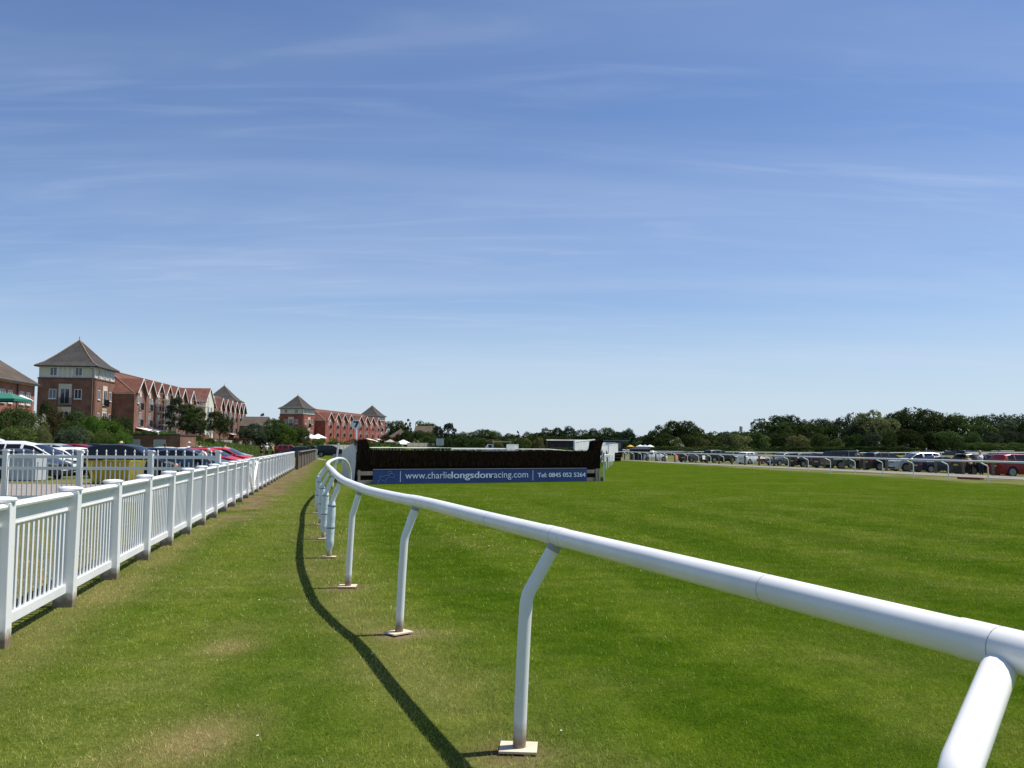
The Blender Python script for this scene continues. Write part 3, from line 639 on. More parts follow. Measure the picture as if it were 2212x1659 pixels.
# leaning pole with a small board, standing behind the bend of the rail
pb = Vector((atX(722, 40.5), 40.5, ztf(-8.5, 40.5))); lp = empty('leaning_marker', pb, 0, 'white leaning pole with a grey rectangular board by the rail bend', 'marker')
pt = at(731.5, 957, 40.5); MB().tube([pb, pt], 0.04, 10).build('pole', WHITE, lp, True, True)
a_ = at(721, 998, 41.2); c_ = at(737, 981, 41.2)
MB().box(at(719.5, 980, 40.9).x, at(739, 980, 40.9).x, 40.88, 40.92, at(730, 999, 40.9).z, at(730, 981, 40.9).z).build('board', mat('grey_board', (0.33, 0.37, 0.42), 0.5), lp, world=True)
s2 = at(720, 1000, 40.9)

# brown timber fence running on from the white one, A-frame and leaning boards
WOODT = mat('dark_weathered_wood', (0.115, 0.092, 0.068), 0.9, var=0.3, vs_=3)
ba = Vector((atX(643, 59), 59, 0)); bb = Vector((atX(681, 97), 97, 0))
tfn = empty('timber_fence', ba, 0, 'low brown weathered timber fence beyond the end of the white fence', 'fence')
nb = 46; d = (bb - ba); L_ = d.length; rails = MB(); pal = MB()
for i in range(nb):
    p = ba + d * (i / (nb - 1)); p.z = ztf(p.x, p.y); z1 = 1.16 + 0.03 * math.sin(i * 2.2)
    pal.box(p.x - 0.05, p.x + 0.05, p.y - 0.07, p.y + 0.07, p.z + 0.05, p.z + z1)
pal.build('pales', WOODT, tfn, world=True)
for i in range(0, nb, 6):
    p = ba + d * (i / (nb - 1)); p.z = ztf(p.x, p.y); MB().box(p.x - 0.1, p.x + 0.1, p.y - 0.1, p.y + 0.1, p.z, p.z + 1.30).build('post', WOODT, tfn, world=True)
a1 = ba.copy(); a1.z = ztf(a1.x, a1.y); b1 = bb.copy(); b1.z = ztf(b1.x, b1.y)
rails.bar(a1 + Vector((0.1, 0, 1.22)), b1 + Vector((0.1, 0, 1.22)), 0.20, 0.05); rails.build('top_board', WOODG, tfn, world=True)
af = G(679.5, 993.5); ae = empty('board_stand', af, 0, 'small white board and stand on the grass at the far end of the timber fence', 'stand')
MB().box(-0.25, 0.2, -0.03, 0.03, 0.25, 1.25, Matrix.Rotation(0.1, 4, 'Y')).build('board', WPAINT, ae)
MB().box(0.35, 1.6, -0.5, 0.0, 0.02, 0.2, Matrix.Rotation(0.15, 4, 'Y')).build('foot', WPAINT, ae)
lb = G(571, 1036); group = 'boards leaning on the white fence'
for k, (o_, top_, m_, lab) in enumerate(((0.0, (553, 999), WPAINT, 'white board leaning against the white fence, left of the grey ones'), (0.18, (558, 1001), WOODG, 'middle grey weathered board leaning against the white fence'), (0.42, (562, 1003), WOODG, 'right grey weathered board leaning against the white fence'))):
    b = G(570 + k * 6, 1043 - 0.6 * k); t = at(top_[0], top_[1] + 5, b.y - 0.5); e = tag(MB().bar((0, 0, 0), t - b, 0.14, 0.035, (1, 0.2, 0)).build('leaning_board', m_), lab, 'board', group); e.location = b

# ------------------------------------------------------------------ far running rails, hurdles, road-side posts
def rail_run(name, label, P, gap, top=1.15, r=0.05, bent=0, parent_name='post', m=WHITE, double=False, pr=0.03):
    P = [Vector((p[0], p[1], 0)) for p in P]
    e = empty(name, P[0], 0, label, 'running rail')
    sm = smooth_path(P, 1.5) if len(P) > 2 else [P[0].lerp(P[1], i / 40) for i in range(41)]
    for p in sm: p.z = ztf(p.x, p.y)
    MB().tube([p + Vector((0, 0, top)) for p in sm], r, 8).build('rail', m, e, True, True)
    if double: MB().tube([p + Vector((0, 0, top - 0.42)) for p in sm], r * 0.7, 6).build('lower_rail', m, e, True, True)
    acc = 0; nx_ = 0; out = []
    for i in range(1, len(sm)):
        seg = (sm[i] - sm[i - 1]).length
        while nx_ <= acc + seg and len(out) < 100:
            f = (nx_ - acc) / seg; p = sm[i - 1].lerp(sm[i], f); t = (sm[i] - sm[i - 1]).normalized(); out.append((p, t)); nx_ += gap
        acc += seg
    first = None
    for p, t in out:
        nrm_ = Vector((t.y, -t.x, 0)) * bent
        if first is None:
            b = Vector((0, 0, 0)) + nrm_
            pts = [b - Vector((0, 0, .1)), b + Vector((0, 0, 0.8)), b + Vector((0, 0, 0.88)) - nrm_ * 0.12, Vector((0, 0, top - r))] if bent else [Vector((0, 0, -.1)), Vector((0, 0, top - r))]
            first = MB().tube(pts, pr, 8).build(parent_name, m, e, True); o = first
        else: o = first.copy(); COL.objects.link(o)
        o.location = p - P[0] + Vector((0, 0, 0)); o.location.z = p.z
    return e
ys = [39.9, 42.8, 45.7, 48.6, 51.5]
P = [(rail_x(y), y) for y in (33.9, 39.9, 60, 80, 109.5)]
rail_run('running_rail', 'long white running rail on bent posts edging the far side of the track', P, 3.05, 1.09, 0.05, 0.42)
# wooden posts beyond the road
rp = empty('post_and_rope_fence', (rail_x(34) + 7.9, 34, 0), 0, 'brown wooden post fence between the road and the cars on the right', 'fence')
rp.location.z = 0
first = None; pts = []
for i in range(36):
    y = 34 + 2.37 * i; x = float(rail_x(y) + post_off(y)); z = ztf(x, y); pts.append(Vector((x, y, z + 1.05)))
    if first is None: first = MB().box(-0.07, 0.07, -0.055, 0.055, -0.1, 1.12).build('post', mat('greenish_brown_wood', (0.15, 0.12, 0.085), 0.9, var=0.25, vs_=4), rp); o = first
    else: o = first.copy(); COL.objects.link(o)
    o.location = Vector((x, y, z)) - rp.location; o.rotation_euler = (R(random.Random(i).uniform(-2, 2)), R(random.Random(i + 9).uniform(-2, 2)), 0)
MB().tube(pts, 0.015, 5).build('rope', WOODB, rp, world=True)
def X(xd, Y): return (atX(xd, Y), Y)
rail_run('running_rail', 'far white running rail, the upper of two lines under the right-hand trees', [X(1330, 236), X(1700, 240), X(2230, 236), X(2500, 230)], 2.9, 1.25, 0.09, 0)
rail_run('running_rail', 'white running rail, the lower of two lines behind the right-hand cars', [X(1330, 168), X(1500, 160), X(1800, 150), X(2250, 144)], 2.9, 1.2, 0.07, 0.3)
rail_run('running_rail', 'white running rail on many thin posts, seen left above the birch fence', [X(783, 176), X(850, 190), X(960, 200), X(1070, 170), X(1120, 150)], 1.15, 1.2, 0.10, 0, pr=0.035)
rail_run('running_rail', 'white running rail seen above the middle of the birch fence', [X(975, 150), X(1060, 160), X(1150, 165), X(1243, 170)], 2.4, 1.15, 0.08, 0.4, double=True)
rail_run('running_rail', 'short white running rail between hurdle wings right of the birch fence', [X(1296, 62), X(1318, 84)], 4.0, 1.0, 0.045, 0.3)
def wing_panel(xa, xb, Ya, Yb, ztop_a, ztop_b, label, n=10, name='hurdle_wing', slats=True, zb=0.05):
    a = Vector((atX(xa, Ya), Ya, 0)); b = Vector((atX(xb, Yb), Yb, 0)); a.z = ztf(a.x, a.y); e = empty(name, a, 0, label, 'hurdle wing')
    d = b - a; d.z = 0; l = d.length; M = Matrix.Translation(a) @ Matrix.Rotation(math.atan2(d.y, d.x), 4, 'Z')
    fr = MB()
    w_ = l / n
    for k in range(n):
        z = ztop_a + (ztop_b - ztop_a) * (k + .5) / n; fr.box(k * w_ + (0.012 if slats else 0), (k + 1) * w_ - (0.03 if slats else 0), -0.02, 0.02, zb, z, M)
    fr.build('boards', WOLD, e, world=True)
    t = MB(); t.bar(M @ Vector((0, 0, ztop_a)), M @ Vector((l, 0, ztop_b)), 0.08, 0.08); t.build('top_rail', WHITE, e, world=True)
    for x_ in (-0.04, l + 0.04): MB().box(x_ - 0.05, x_ + 0.05, -0.05, 0.05, 0, (ztop_a if x_ < 1 else ztop_b) + 0.02, M).build('post', WHITE, e, world=True)
wing_panel(1241, 1284, 58, 66, 2.05, 2.25, 'big slatted white wing rising behind the right end of the birch fence', 16)
wing_panel(1315, 1334, 96, 101, 1.9, 2.05, 'pale solid hurdle wing with a tall end post beside the far rail', 6, slats=False)
wing_panel(1299, 1313, 92, 98, 1.95, 1.85, 'smaller white hurdle wing just right of the raised birch end', 6)
wing_panel(1095, 1119, 150, 152, 2.0, 2.0, 'pale hurdle wing seen above the middle of the birch fence', 6, slats=False)
hb = empty('hurdle', G(1302, 996), math.atan2(3, 3.2), 'dark brushwood hurdle with rails right of the birch fence', 'hurdle')
hb.rotation_euler = (0, 0, 0.0)
MB().poly([(0, 0, 0.02), (2.0, -1.0, 0.02), (2.15, -1.0, 1.05), (0, 0, 1.0)], axis=(0.2, 0.5, 0)).build('brush', BIRCH, hb)
q = MB()
for z in (0.12, 0.45, 0.8): q.bar((0, -0.04, z), (2.03, -1.06, z), 0.05, 0.07)
q.build('hurdle_rails', WOODB, hb)
hb.location = Vector((atX(1299, 100), 100, 0))

# ------------------------------------------------------------------ buildings
def window(root, M, w, h, name='window', frame=WPAINT, panes=2, sill=True, trans=0):
    """M maps local (x right, y out of the wall is -y, z up) with origin at window bottom centre"""
    fr = MB(); t = 0.07
    fr.box(-w / 2, w / 2, -0.03, 0.05, 0, t, M).box(-w / 2, w / 2, -0.03, 0.05, h - t, h, M)
    for k in range(panes + 1):
        x = -w / 2 + (w - t) * k / panes; fr.box(x, x + t, -0.031, 0.049, t, h - t, M)
    if sill: fr.box(-w / 2 - 0.08, w / 2 + 0.08, -0.10, -0.032, -0.09, -0.003, M)
    o = fr.build(name, frame, root)
    MB().box(-w / 2 + 0.02, w / 2 - 0.02, -0.008, 0.006, 0.02, h - 0.02, M).build('pane', GLASS, o); return o
def balcony(root, M, w, h=0.95, dpt=0.3):
    b = MB()
    for z in (0.0, h - 0.05): b.bar(M @ Vector((-w / 2, -dpt, z)), M @ Vector((w / 2, -dpt, z)), 0.04, 0.04); b.bar(M @ Vector((-w / 2, 0, z)), M @ Vector((-w / 2, -dpt, z)), 0.04, 0.04); b.bar(M @ Vector((w / 2, 0, z)), M @ Vector((w / 2, -dpt, z)), 0.04, 0.04)
    nb_ = 15
    for k in range(nb_): x_ = -w / 2 + w * k / (nb_ - 1); b.bar(M @ Vector((x_, -dpt, 0)), M @ Vector((x_, -dpt, h)), 0.045, 0.03, (1, 0, 0))
    b.build('juliet_balcony', DARKM, root, fix=False)
FX = lambda x, z: Matrix.Translation((x, 0, z))                                          # facade y=0, looking -y
FY = lambda y, z: Matrix.Translation((0, y, z)) @ Matrix.Rotation(R(-90), 4, 'Z')        # end wall x=0, looking -x
def tower(origin, ang, label, brick, zb=1.0):
    t = empty('corner_tower', (origin[0], origin[1], 0), ang, label, 'tower'); Lx, Ly, ze, zc, za = 7.7, 7.3, 12.05, 10.5, 16.1
    MB().box(0, Lx, 0, Ly, zb - 2, zc).build('wall', brick, t)
    MB().box(0.06, Lx - 0.06, 0.06, Ly - 0.06, zc, ze).build('upper_wall', CREAM, t)
    q = MB(); q.box(-0.07, Lx + 0.07, -0.07, Ly + 0.07, zc - 0.12, zc + 0.05); q.build('band_course', mat('dark_band', (0.12, 0.06, 0.04), 0.8), t)
    fr = MB()
    for u in (0.06, 1.55, 2.9, 3.45, 4.1, 4.7, 5.7, 7.05): fr.box(0.0, 0.058, u, u + 0.17, zc + 0.05, ze)
    for u in (0.06, 1.5, 2.9, 3.5, 4.1, 5.1, 6.2, 7.4): fr.box(u, u + 0.17, 0.0, 0.058, zc + 0.05, ze)
    fr.box(-0.02, Lx, -0.02, 0.0, ze - 0.12, ze); fr.box(-0.02, 0.0, 0, Ly, ze - 0.12, ze); fr.build('timber_framing', WPAINT, t)
    o = 0.40; c = (Lx / 2, Ly / 2); lv = [(o, ze - 0.02, 1.0), (o - 0.0, ze + 0.10, 1.0), (-0.35, ze + 0.85, 1.0)]
    rf = MB(); rings = []
    for ov, z in ((o, ze - 0.04), (o + 0.02, ze + 0.10), (-0.55, ze + 0.72), (-1.6, ze + 1.75)):
        rings.append([(-ov, -ov, z), (Lx + ov, -ov, z), (Lx + ov, Ly + ov, z), (-ov, Ly + ov, z)])
    vs_ = [p for r_ in rings for p in r_] + [(c[0], c[1], za)]
    fs = [(3, 2, 1, 0)] + [(i * 4 + k, i * 4 + (k + 1) % 4, (i + 1) * 4 + (k + 1) % 4, (i + 1) * 4 + k) for i in range(3) for k in range(4)] + [(12 + k, 12 + (k + 1) % 4, 16) for k in range(4)]
    rf.add(vs_, fs); rf.build('roof', SLATE, t)
    hp = MB()
    for k in range(4):
        hp.tube([Vector(rings[1][k]), Vector(rings[2][k]), Vector(rings[3][k]), Vector((c[0], c[1], za))], 0.09, 6)
    hp.build('hip_tiles', RIDGE, t)
    g = MB(); g.box(-o - 0.1, Lx + o + 0.1, -o - 0.1, -o, ze - 0.04, ze + 0.06); g.box(-o - 0.1, -o, -o, Ly + o, ze - 0.04, ze + 0.06); g.build('gutter', DARKM, t)
    dp = MB(); dp.tube([(-0.6, 0.3, ze - 0.1), (-0.08, 0.25, ze - 0.5), (-0.08, 0.25, zb)], 0.05, 6); dp.tube([(0.3, -0.6, ze - 0.1), (0.25, -0.08, zc - 1.2), (0.25, -0.08, zb)], 0.05, 6); dp.tube([(Lx - 0.2, -0.08, zc - 1.2), (Lx - 0.2, -0.08, zb)], 0.05, 6); dp.build('downpipe', mat('pale_pipe', (0.30, 0.20, 0.15), 0.6), t)
    for u in (2.1, 5.35): window(t, FY(u, zc + 0.3), 0.95, 1.15, sill=False)
    for u in (1.9, 3.8, 5.7): window(t, FX(u, zc + 0.3), 0.8, 1.15, sill=False)
    for z in (7.7, 4.6):
        for u in (2.1, 5.35): window(t, FY(u, z), 0.95, 1.3)
        for u in (1.7, 6.0): window(t, FX(u, z), 0.85, 1.3)
        for M in (FY(3.75, z - 0.85), FX(3.85, z - 0.85)):
            st = MB(); st.box(-0.85, 0.85, -0.06, -0.002, 0.0, 2.85, M); sr = st.build('door_surround', STONE, t)
            window(t, M @ Matrix.Translation((0, -0.08, 0.12)), 1.25, 2.15, 'french_window', sill=False); balcony(t, M @ Matrix.Translation((0, -0.06, 0.0)), 1.75)
    MB().tube([(c[0], c[1], za - 0.1), (c[0], c[1], za + 0.5)], 0.04, 6).build('finial', DARKM, t)
    return t
def awning(root, M, w, out, m, zdrop=0.75):
    a = MB(); a.poly([M @ Vector((-w / 2, -0.05, 0)), M @ Vector((-w / 2, -0.05, 0.06)), M @ Vector((-w / 2, -out, 0.06 - zdrop)), M @ Vector((-w / 2, -out, -0.28 - zdrop)), M @ Vector((-w / 2, -out + 0.05, -zdrop))], axis=(M.to_3x3() @ Vector((w, 0, 0)))); a.build('awning', m, root)
def terrace(origin, ang, label, brick, mods, length, cream=None, ze=9.05, zr=12.5, za=11.15, depth=10.0, zb=1.0, aw=()):
    """mods: gable centres and widths along the front"""
    t = empty('gabled_terrace', (origin[0], origin[1], 0), ang, label, 'apartment block')
    MB().box(0, length, 0, depth, zb - 2, ze).build('wall', brick, t)
    rf = MB(); o = 0.25; hy = depth / 2; hx = 3.2
    rf.add([(-o, -o + 0.3, ze), (length + o, -o + 0.3, ze), (length + o, depth + o, ze), (-o, depth + o, ze), (hx, hy, zr), (length - hx, hy, zr)], [(0, 1, 5, 4), (1, 2, 5), (2, 3, 4, 5), (3, 0, 4), (3, 2, 1, 0)])
    rf.build('roof', TILE, t)
    rd = MB(); rd.tube([(hx, hy, zr + 0.03), (length - hx, hy, zr + 0.03)], 0.11, 6); rd.tube([(-o, -o + .3, ze), (hx, hy, zr + 0.03)], 0.09, 6); rd.build('ridge_tiles', RIDGE, t)
    fs_ = MB(); fs_.box(-0.06, -0.01, 0, depth, ze - 0.16, ze - 0.01); fs_.build('fascia', WPAINT, t)
    for i, (c, w) in enumerate(mods):
        big = cream is not None and i == cream
        e_, a_ = (ze + 0.6, 12.3) if big else (ze - 0.15, za); back = 5.2 if big else 3.6; y0 = -0.25 if not big else -1.0; hw = w / 2
        g = MB(); wm = CREAM if big else brick
        if big: g.box(c - hw, c + hw, y0, 0.0 - 0.004, zb - 2, e_)
        g.poly([(c - hw, y0 if big else -0.02, e_), (c + hw, y0 if big else -0.02, e_), (c, y0 if big else -0.02, a_ - 0.05)], axis=(0, back - 0.4, 0)); g.build('gable_wall', wm, t)
        r2 = MB(); th = 0.13; ov = 0.16; sl = (a_ - e_) / hw; yo = y0 - 0.14
        for s in (-1, 1):
            xe = c + s * (hw + (ov if big else 0.0)); zz = e_ - sl * (ov if big else 0.0)
            r2.poly([(c, yo, a_), (xe, yo, zz), (xe, yo, zz + th), (c, yo, a_ + th)], axis=(0, back - yo, 0))
        r2.build('gable_roof', TILE, t)
        bg_ = MB()
        for s in (-1, 1):
            xe = c + s * hw; bg_.poly([(c, yo - 0.06, a_ - 0.04), (xe, yo - 0.06, e_ - 0.04), (xe, yo - 0.06, e_ + th + 0.03), (c, yo - 0.06, a_ + th + 0.03)], axis=(0, 0.055, 0))
        bg_.build('bargeboard', WPAINT, t)
        yw = (y0 if big else -0.0)
        Mo = Matrix.Translation((0, yw - 0.035, 0))
        if big:
            for u in (-1.3, 1.1):
                for z in (6.9, 4.4, 2.0): window(t, Mo @ FX(c + u, z), 1.1, 1.95, 'french_window', sill=False); balcony(t, Mo @ FX(c + u, z - 0.05), 1.6)
            continue
        st = MB(); ar = [(c + 0.42 * math.cos(a), yw - 0.03, 8.95 + 0.52 * math.sin(a)) for a in [math.pi * k / 8 for k in range(9)]]
        st.poly([(c - 0.42, yw - 0.03, 8.6)] + [(c + 0.42, yw - 0.03, 8.6)] + ar, axis=(0, 0.03, 0)); st.build('window_arch', STONE, t)
        window(t, Mo @ FX(c, 6.75), 0.85, 1.95, 'french_window', sill=False); balcony(t, Mo @ FX(c, 6.7), 1.35)
        sd_ = -1 if (i % 2 == 0) else 1; window(t, Mo @ FX(c + sd_ * 1.05, 7.6), 0.55, 0.95)
        window(t, Mo @ FX(c, 4.35), 0.95, 1.95, 'french_window', sill=False); balcony(t, Mo @ FX(c, 4.3), 1.4)
        MB().box(-0.6, 0.6, -0.02, 0.03, 2.0, 2.1, Mo @ FX(c, 0)).box(-0.6, -0.45, -0.05, 0.03, 0.9, 2.0, Mo @ FX(c, 0)).box(0.45, 0.6, -0.05, 0.03, 0.9, 2.0, Mo @ FX(c, 0)).build('doorway_surround', STONE, t)
        dpi = MB(); dpi.tube([(c + hw, -0.10, e_ - 0.1), (c + hw, -0.10, zb)], 0.05, 6); dpi.build('downpipe', DARKM, t)
    for (c, w, m_, z) in aw: awning(t, FX(c, z), w, 3.2, m_)
    return t
vA = math.atan2(0.994, -0.113)
ORG = Vector((facade_x(122.4), 122.4, 0))
tower((-56.5, 115.0), vA, 'nearest brick corner tower with cream top storey and steep slate roof, far left', BRICK)
AWB = mat('dark_blue_canvas', (0.06, 0.06, 0.12), 0.8)
ms = [(2.6, 4.6), (7.1, 4.5), (11.7, 4.6), (16.3, 4.5), (20.9, 4.6), (25.5, 4.6), (31.2, 4.6), (41.0, 6.6), (46.8, 4.4), (55.2, 4.5), (59.8, 4.6), (64.5, 4.6), (69.3, 4.7), (74.0, 4.7), (78.6, 4.5)]
tA = terrace((ORG.x, ORG.y), vA, 'long brown brick terrace with gables, scaffolding and a cream gabled bay, left', BRICK, ms, 81.0, cream=7, aw=((3.0, 4.6, CANVAS, 4.0), (8.6, 5.0, AWB, 4.0), (66, 5, CANVAS, 4.0)))
tower((-66.6, 205.2), vA, 'second brick corner tower, mostly hidden behind the brown terrace', BRICK)
vB = math.atan2(0.988, 0.157); 
tower((-59.75, 244.0), math.atan2(0.98, 0.2), 'square red brick tower with cream top storey rising from the bushes, centre left', BRICKB)
fb = (facade_x(246.0), 246.0)
msB = [(3.7, 5.8), (9.7, 5.8), (15.5, 5.7), (21.3, 5.8), (30.9, 6.0), (37.1, 6.0), (43.3, 6.1), (49.5, 6.1)]
tB = terrace((-55.0, 251.5), vB, 'bright red brick terrace of eight white-edged gables in the middle distance', BRICKB, msB, 52.8, za=11.3, depth=11, aw=((38.5, 4, CANVAS, 3.9), (49, 4.4, CANVAS, 3.9)))
tower((-47.9, 304.5), math.atan2(0.98, 0.2), 'farthest red brick tower behind the right end of the red terrace', BRICKB)
# scaffolding on the brown terrace
sc = empty('scaffolding', tA.location, vA, 'metal scaffolding with boards in front of the brown terrace gables', 'scaffolding')
GALV = mat('galvanised_tube', (0.38, 0.38, 0.37), 0.45, metal=0.6)
for x0, x1, zt_ in ((9.6, 18.6, 9.9), (29.0, 37.4, 10.6)):
    q = MB(); bo_ = MB()
    xs = np.linspace(x0, x1, 5)
    for x_ in xs:
        for y_ in (-1.5, -0.4): q.tube([(x_, y_, 0.8), (x_, y_, zt_)], 0.04, 5)
    for z in (2.6, 4.6, 6.6, 8.6):
        for y_ in (-1.5, -0.4):
            q.tube([(x0 - .4, y_, z), (x1 + .4, y_, z)], 0.035, 5); q.tube([(x0 - .4, y_, z + 1.0), (x1 + .4, y_, z + 1.0)], 0.03, 5)
        bo_.box(x0 - .3, x1 + .3, -1.5, -0.5, z + 0.06, z + 0.11)
    for k in range(4): q.tube([(xs[k], -1.55, 2.6 + 2 * (k % 2)), (xs[k + 1], -1.55, 4.6 + 2 * (k % 2))], 0.03, 5)
    q.build('tubes', GALV, sc); bo_.build('deck_boards', mat('scaffold_boards', (0.45, 0.38, 0.28), 0.9), sc)
# brick house at the left edge
hs = Vector((atX(69.5, 101), 101, 0))
hh = empty('brick_house', hs, vA + math.pi, 'red brick house with brown tiled hipped roof at the left edge', 'house')
# local x runs towards the camera, y away from the track is -y ... facade is the y=0 side looking +y
Lh, Dh, zeh = 24.0, 8.0, 8.6
MB().box(0, Lh, -Dh, 0, 0, zeh).build('wall', BRICKH, hh)
o = 0.5; MB().add([(-o, -Dh - o, zeh), (Lh + o, -Dh - o, zeh), (Lh + o, o, zeh), (-o, o, zeh), (Dh / 2 + 0.3, -Dh / 2, 12.3), (Lh, -Dh / 2, 12.3)], [(3, 2, 1, 0), (0, 1, 5, 4), (1, 2, 5), (2, 3, 4, 5), (3, 0, 4)]).build('roof', BTILE, hh)
MB().box(-o - .05, Lh, o, o + 0.1, zeh - 0.15, zeh + 0.02).build('gutter', DARKM, hh)
MB().box(-0.1, Lh, 0.02, o - 0.01, zeh - 0.15, zeh - 0.01).build('soffit_board', WPAINT, hh)
for u, w_ in ((1.7, 0.95), (3.4, 1.1), (6.2, 0.95), (8.0, 1.15), (12, 1.1), (14, 1.1)):
    M = Matrix.Translation((u, 0.04, 6.15)) @ Matrix.Rotation(math.pi, 4, 'Z'); window(hh, M, w_, 1.45)
MB().tube([(4.6, 0.1, zeh - 0.2), (4.6, 0.1, 2)], 0.06, 6).build('downpipe', DARKM, hh)
# garages
gp = Vector((atX(389, 100), 100, 0)); ga = empty('garage_block', gp, 0.02, 'low brick garage block with two pale doors below the brown terrace', 'garage')
GB = course('garage_brick', (0.23, 0.10, 0.055), (0.25, 0.17, 0.12), 0.45, 0.15)
MB().box(-9.5, 0, 0, 5.2, -0.4, 2.72).build('wall', GB, ga)
MB().box(-9.6, 0.08, -0.08, 5.3, 2.72, 2.84).build('roof', mat('felt_roof', (0.06, 0.055, 0.05), 0.9), ga)
for x0 in (-4.7, -1.75): 
    dd = MB().box(x0 - 1.25, x0, -0.03, 0.02, -0.3, 2.15).build('garage_door', mat('pale_green_grey_door', (0.42, 0.48, 0.46), 0.5), ga)
    MB().box(x0 - 1.25 - 0.06, x0 - 1.25 - 0.001, -0.05, 0.02, -0.3, 2.2).box(x0 + 0.001, x0 + 0.06, -0.05, 0.02, -0.3, 2.2).box(x0 - 1.25, x0, -0.05, 0.02, 2.151, 2.2).build('frame', WPAINT, dd)
# distant houses
def house(xa, xb, Y, ztop, ze_, dep, label, roofm, wallm, gable=True, cat='house'):
    a = atX(xa, Y); b = atX(xb, Y); e = empty('distant_house', (a, Y, 0), 0, label, cat); w_ = b - a
    MB().box(0.3, w_ - 0.3, 0.3, dep, 0, ze_).build('wall', wallm, e)
    hx = 0.0 if gable else dep * 0.4
    MB().add([(0, 0, ze_), (w_, 0, ze_), (w_, dep + .3, ze_), (0, dep + .3, ze_), (hx, dep / 2, ztop), (w_ - hx, dep / 2, ztop)], [(3, 2, 1, 0), (0, 1, 5, 4), (1, 2, 5), (2, 3, 4, 5), (3, 0, 4)]).build('roof', roofm, e)
    for k in range(3): window(e, Matrix.Translation((w_ * (0.25 + 0.25 * k), 0.28, max(1.0, ze_ - 2.0))), 1.1, 1.2)
    return e
GT = course('grey_roof_tiles', (0.13, 0.125, 0.12), (0.05, 0.05, 0.05), 0.4, 0.3)
house(533, 592, 150, 5.5, 3.9, 9, 'low grey-roofed house right of the brown terrace', GT, CREAM)
house(512, 567, 185, 7.9, 5.7, 9, 'brown-roofed house behind the low grey-roofed one', BTILE, BRICK)
house(836, 885, 280, 7.4, 4.3, 10, 'low house with brown tiled roof right of the farthest tower', BTILE, BRICKH, False)
house(893, 931, 300, 8.7, 5.8, 10, 'taller brown-roofed house poking up between the trees', BTILE, BRICKH)
# long dark shed behind the big white wing
sh = empty('long_shed', (atX(1183, 180), 180, 0), 0.0, 'long dark red-brown shed with pale sheet roof beneath the far trees', 'shed')
q = MB().box(0, 8.0, 0, 5, 0, 2.9).build('wall', mat('dark_maroon_boards', (0.035, 0.018, 0.018), 0.8, var=0.3, vs_=2), sh)
MB().poly([(-0.2, -0.3, 2.95), (-0.2, 5.3, 2.95), (-0.2, 2.5, 3.2)], axis=(8.4, 0, 0)).build('roof', mat('pale_sheet_roof', (0.26, 0.24, 0.23), 0.7, var=0.35, vs_=0.7, stretch=(1, 0.1, 1)), sh)
for k in range(5): MB().box(0.6 + 1.5 * k, 1.5 + 1.5 * k, -0.03, 0.0, 1.3, 2.3).build('shutter', DARKM, sh)
cab = empty('site_cabin', (atX(1292, 150), 150, 0), 0, 'dark blue cabin with glazed front behind the white trailer', 'cabin')
MB().box(0, 4.3, 0, 3, -0.1, 2.75).build('wall', mat('dark_navy_paint', (0.015, 0.03, 0.06), 0.5), cab)
MB().box(-0.2, 5.6, -0.4, 3.2, 2.76, 2.9).build('roof', mat('grey_roof', (0.16, 0.18, 0.21), 0.6), cab)
MB().box(0.3, 2.6, -0.04, -0.003, 1.4, 2.5).box(3.0, 4.0, -0.04, -0.003, 1.4, 2.5).build('window', GLASS, cab)
# telecom mast
mp = Vector((atX(1601, 520), 520, 0)); tm = empty('telecom_mast', mp, 0, 'slim grey telecom mast with antennas above the distant wood', 'mast')
MB().tube([(0, 0, 0), (0, 0, 13.4)], 0.3, 8).build('pole', GALV, tm)
q = MB()
for z in (13.2, 11.8): q.lathe([(0.9, 0), (1.0, 0.2), (1.0, 1.3), (0.9, 1.5)], (0, 0, z), 8)
q.build('antennas', GALV, tm)
# garden fences below the terraces
def gfence(xa, xb, Ya, Yb, zb, zt1, label, m, name='garden_fence', zb2=None, zt2=None):
    a = Vector((atX(xa, Ya), Ya, 0)); b = Vector((atX(xb, Yb), Yb, 0)); e = empty(name, a, 0, label, 'fence'); d = b - a; l = d.length
    M = Matrix.Translation(a) @ Matrix.Rotation(math.atan2(d.y, d.x), 4, 'Z'); n_ = max(3, int(l / 1.8)); zb2 = zb if zb2 is None else zb2; zt2 = zt1 if zt2 is None else zt2
    p = MB(); po = MB()
    for k in range(n_):
        f = (k + .5) / n_; B_ = zb + (zb2 - zb) * f; T_ = zt1 + (zt2 - zt1) * f
        p.box(l * k / n_ + 0.06, l * (k + 1) / n_ - 0.06, -0.02, 0.02, B_ - 0.3, T_, M)
        p.box(l * k / n_ + 0.06, l * (k + 1) / n_ - 0.06, -0.06, -0.022, B_ + 0.35 * (T_ - B_), B_ + 0.45 * (T_ - B_), M)
        po.box(l * k / n_ - 0.06, l * k / n_ + 0.06, -0.08, 0.05, B_ - 0.5, T_ + 0.08, M)
    p.build('panels', m, e, world=True); po.build('posts', m, e, world=True); return e
PALEW = mat('pale_grey_fence_wood', (0.40, 0.36, 0.29), 0.9, var=0.15, vs_=2)
gfence(405, 452, 112, 118, 1.2, 3.0, 'brown garden fence right of the garages', mat('red_brown_fence', (0.17, 0.075, 0.04), 0.9, var=0.2, vs_=2))
gfence(450, 602, 118, 150, 1.2, 2.35, 'long pale slatted garden fence below the brown terrace', PALEW, zt2=2.2, zb2=1.0)
gfence(700, 764, 150, 165, -0.5, 1.75, 'pale wooden fence behind the blue car with its boot open', PALEW)
gfence(880, 940, 215, 222, 1.2, 2.4, 'low pale garden fence under the white parasol', PALEW)
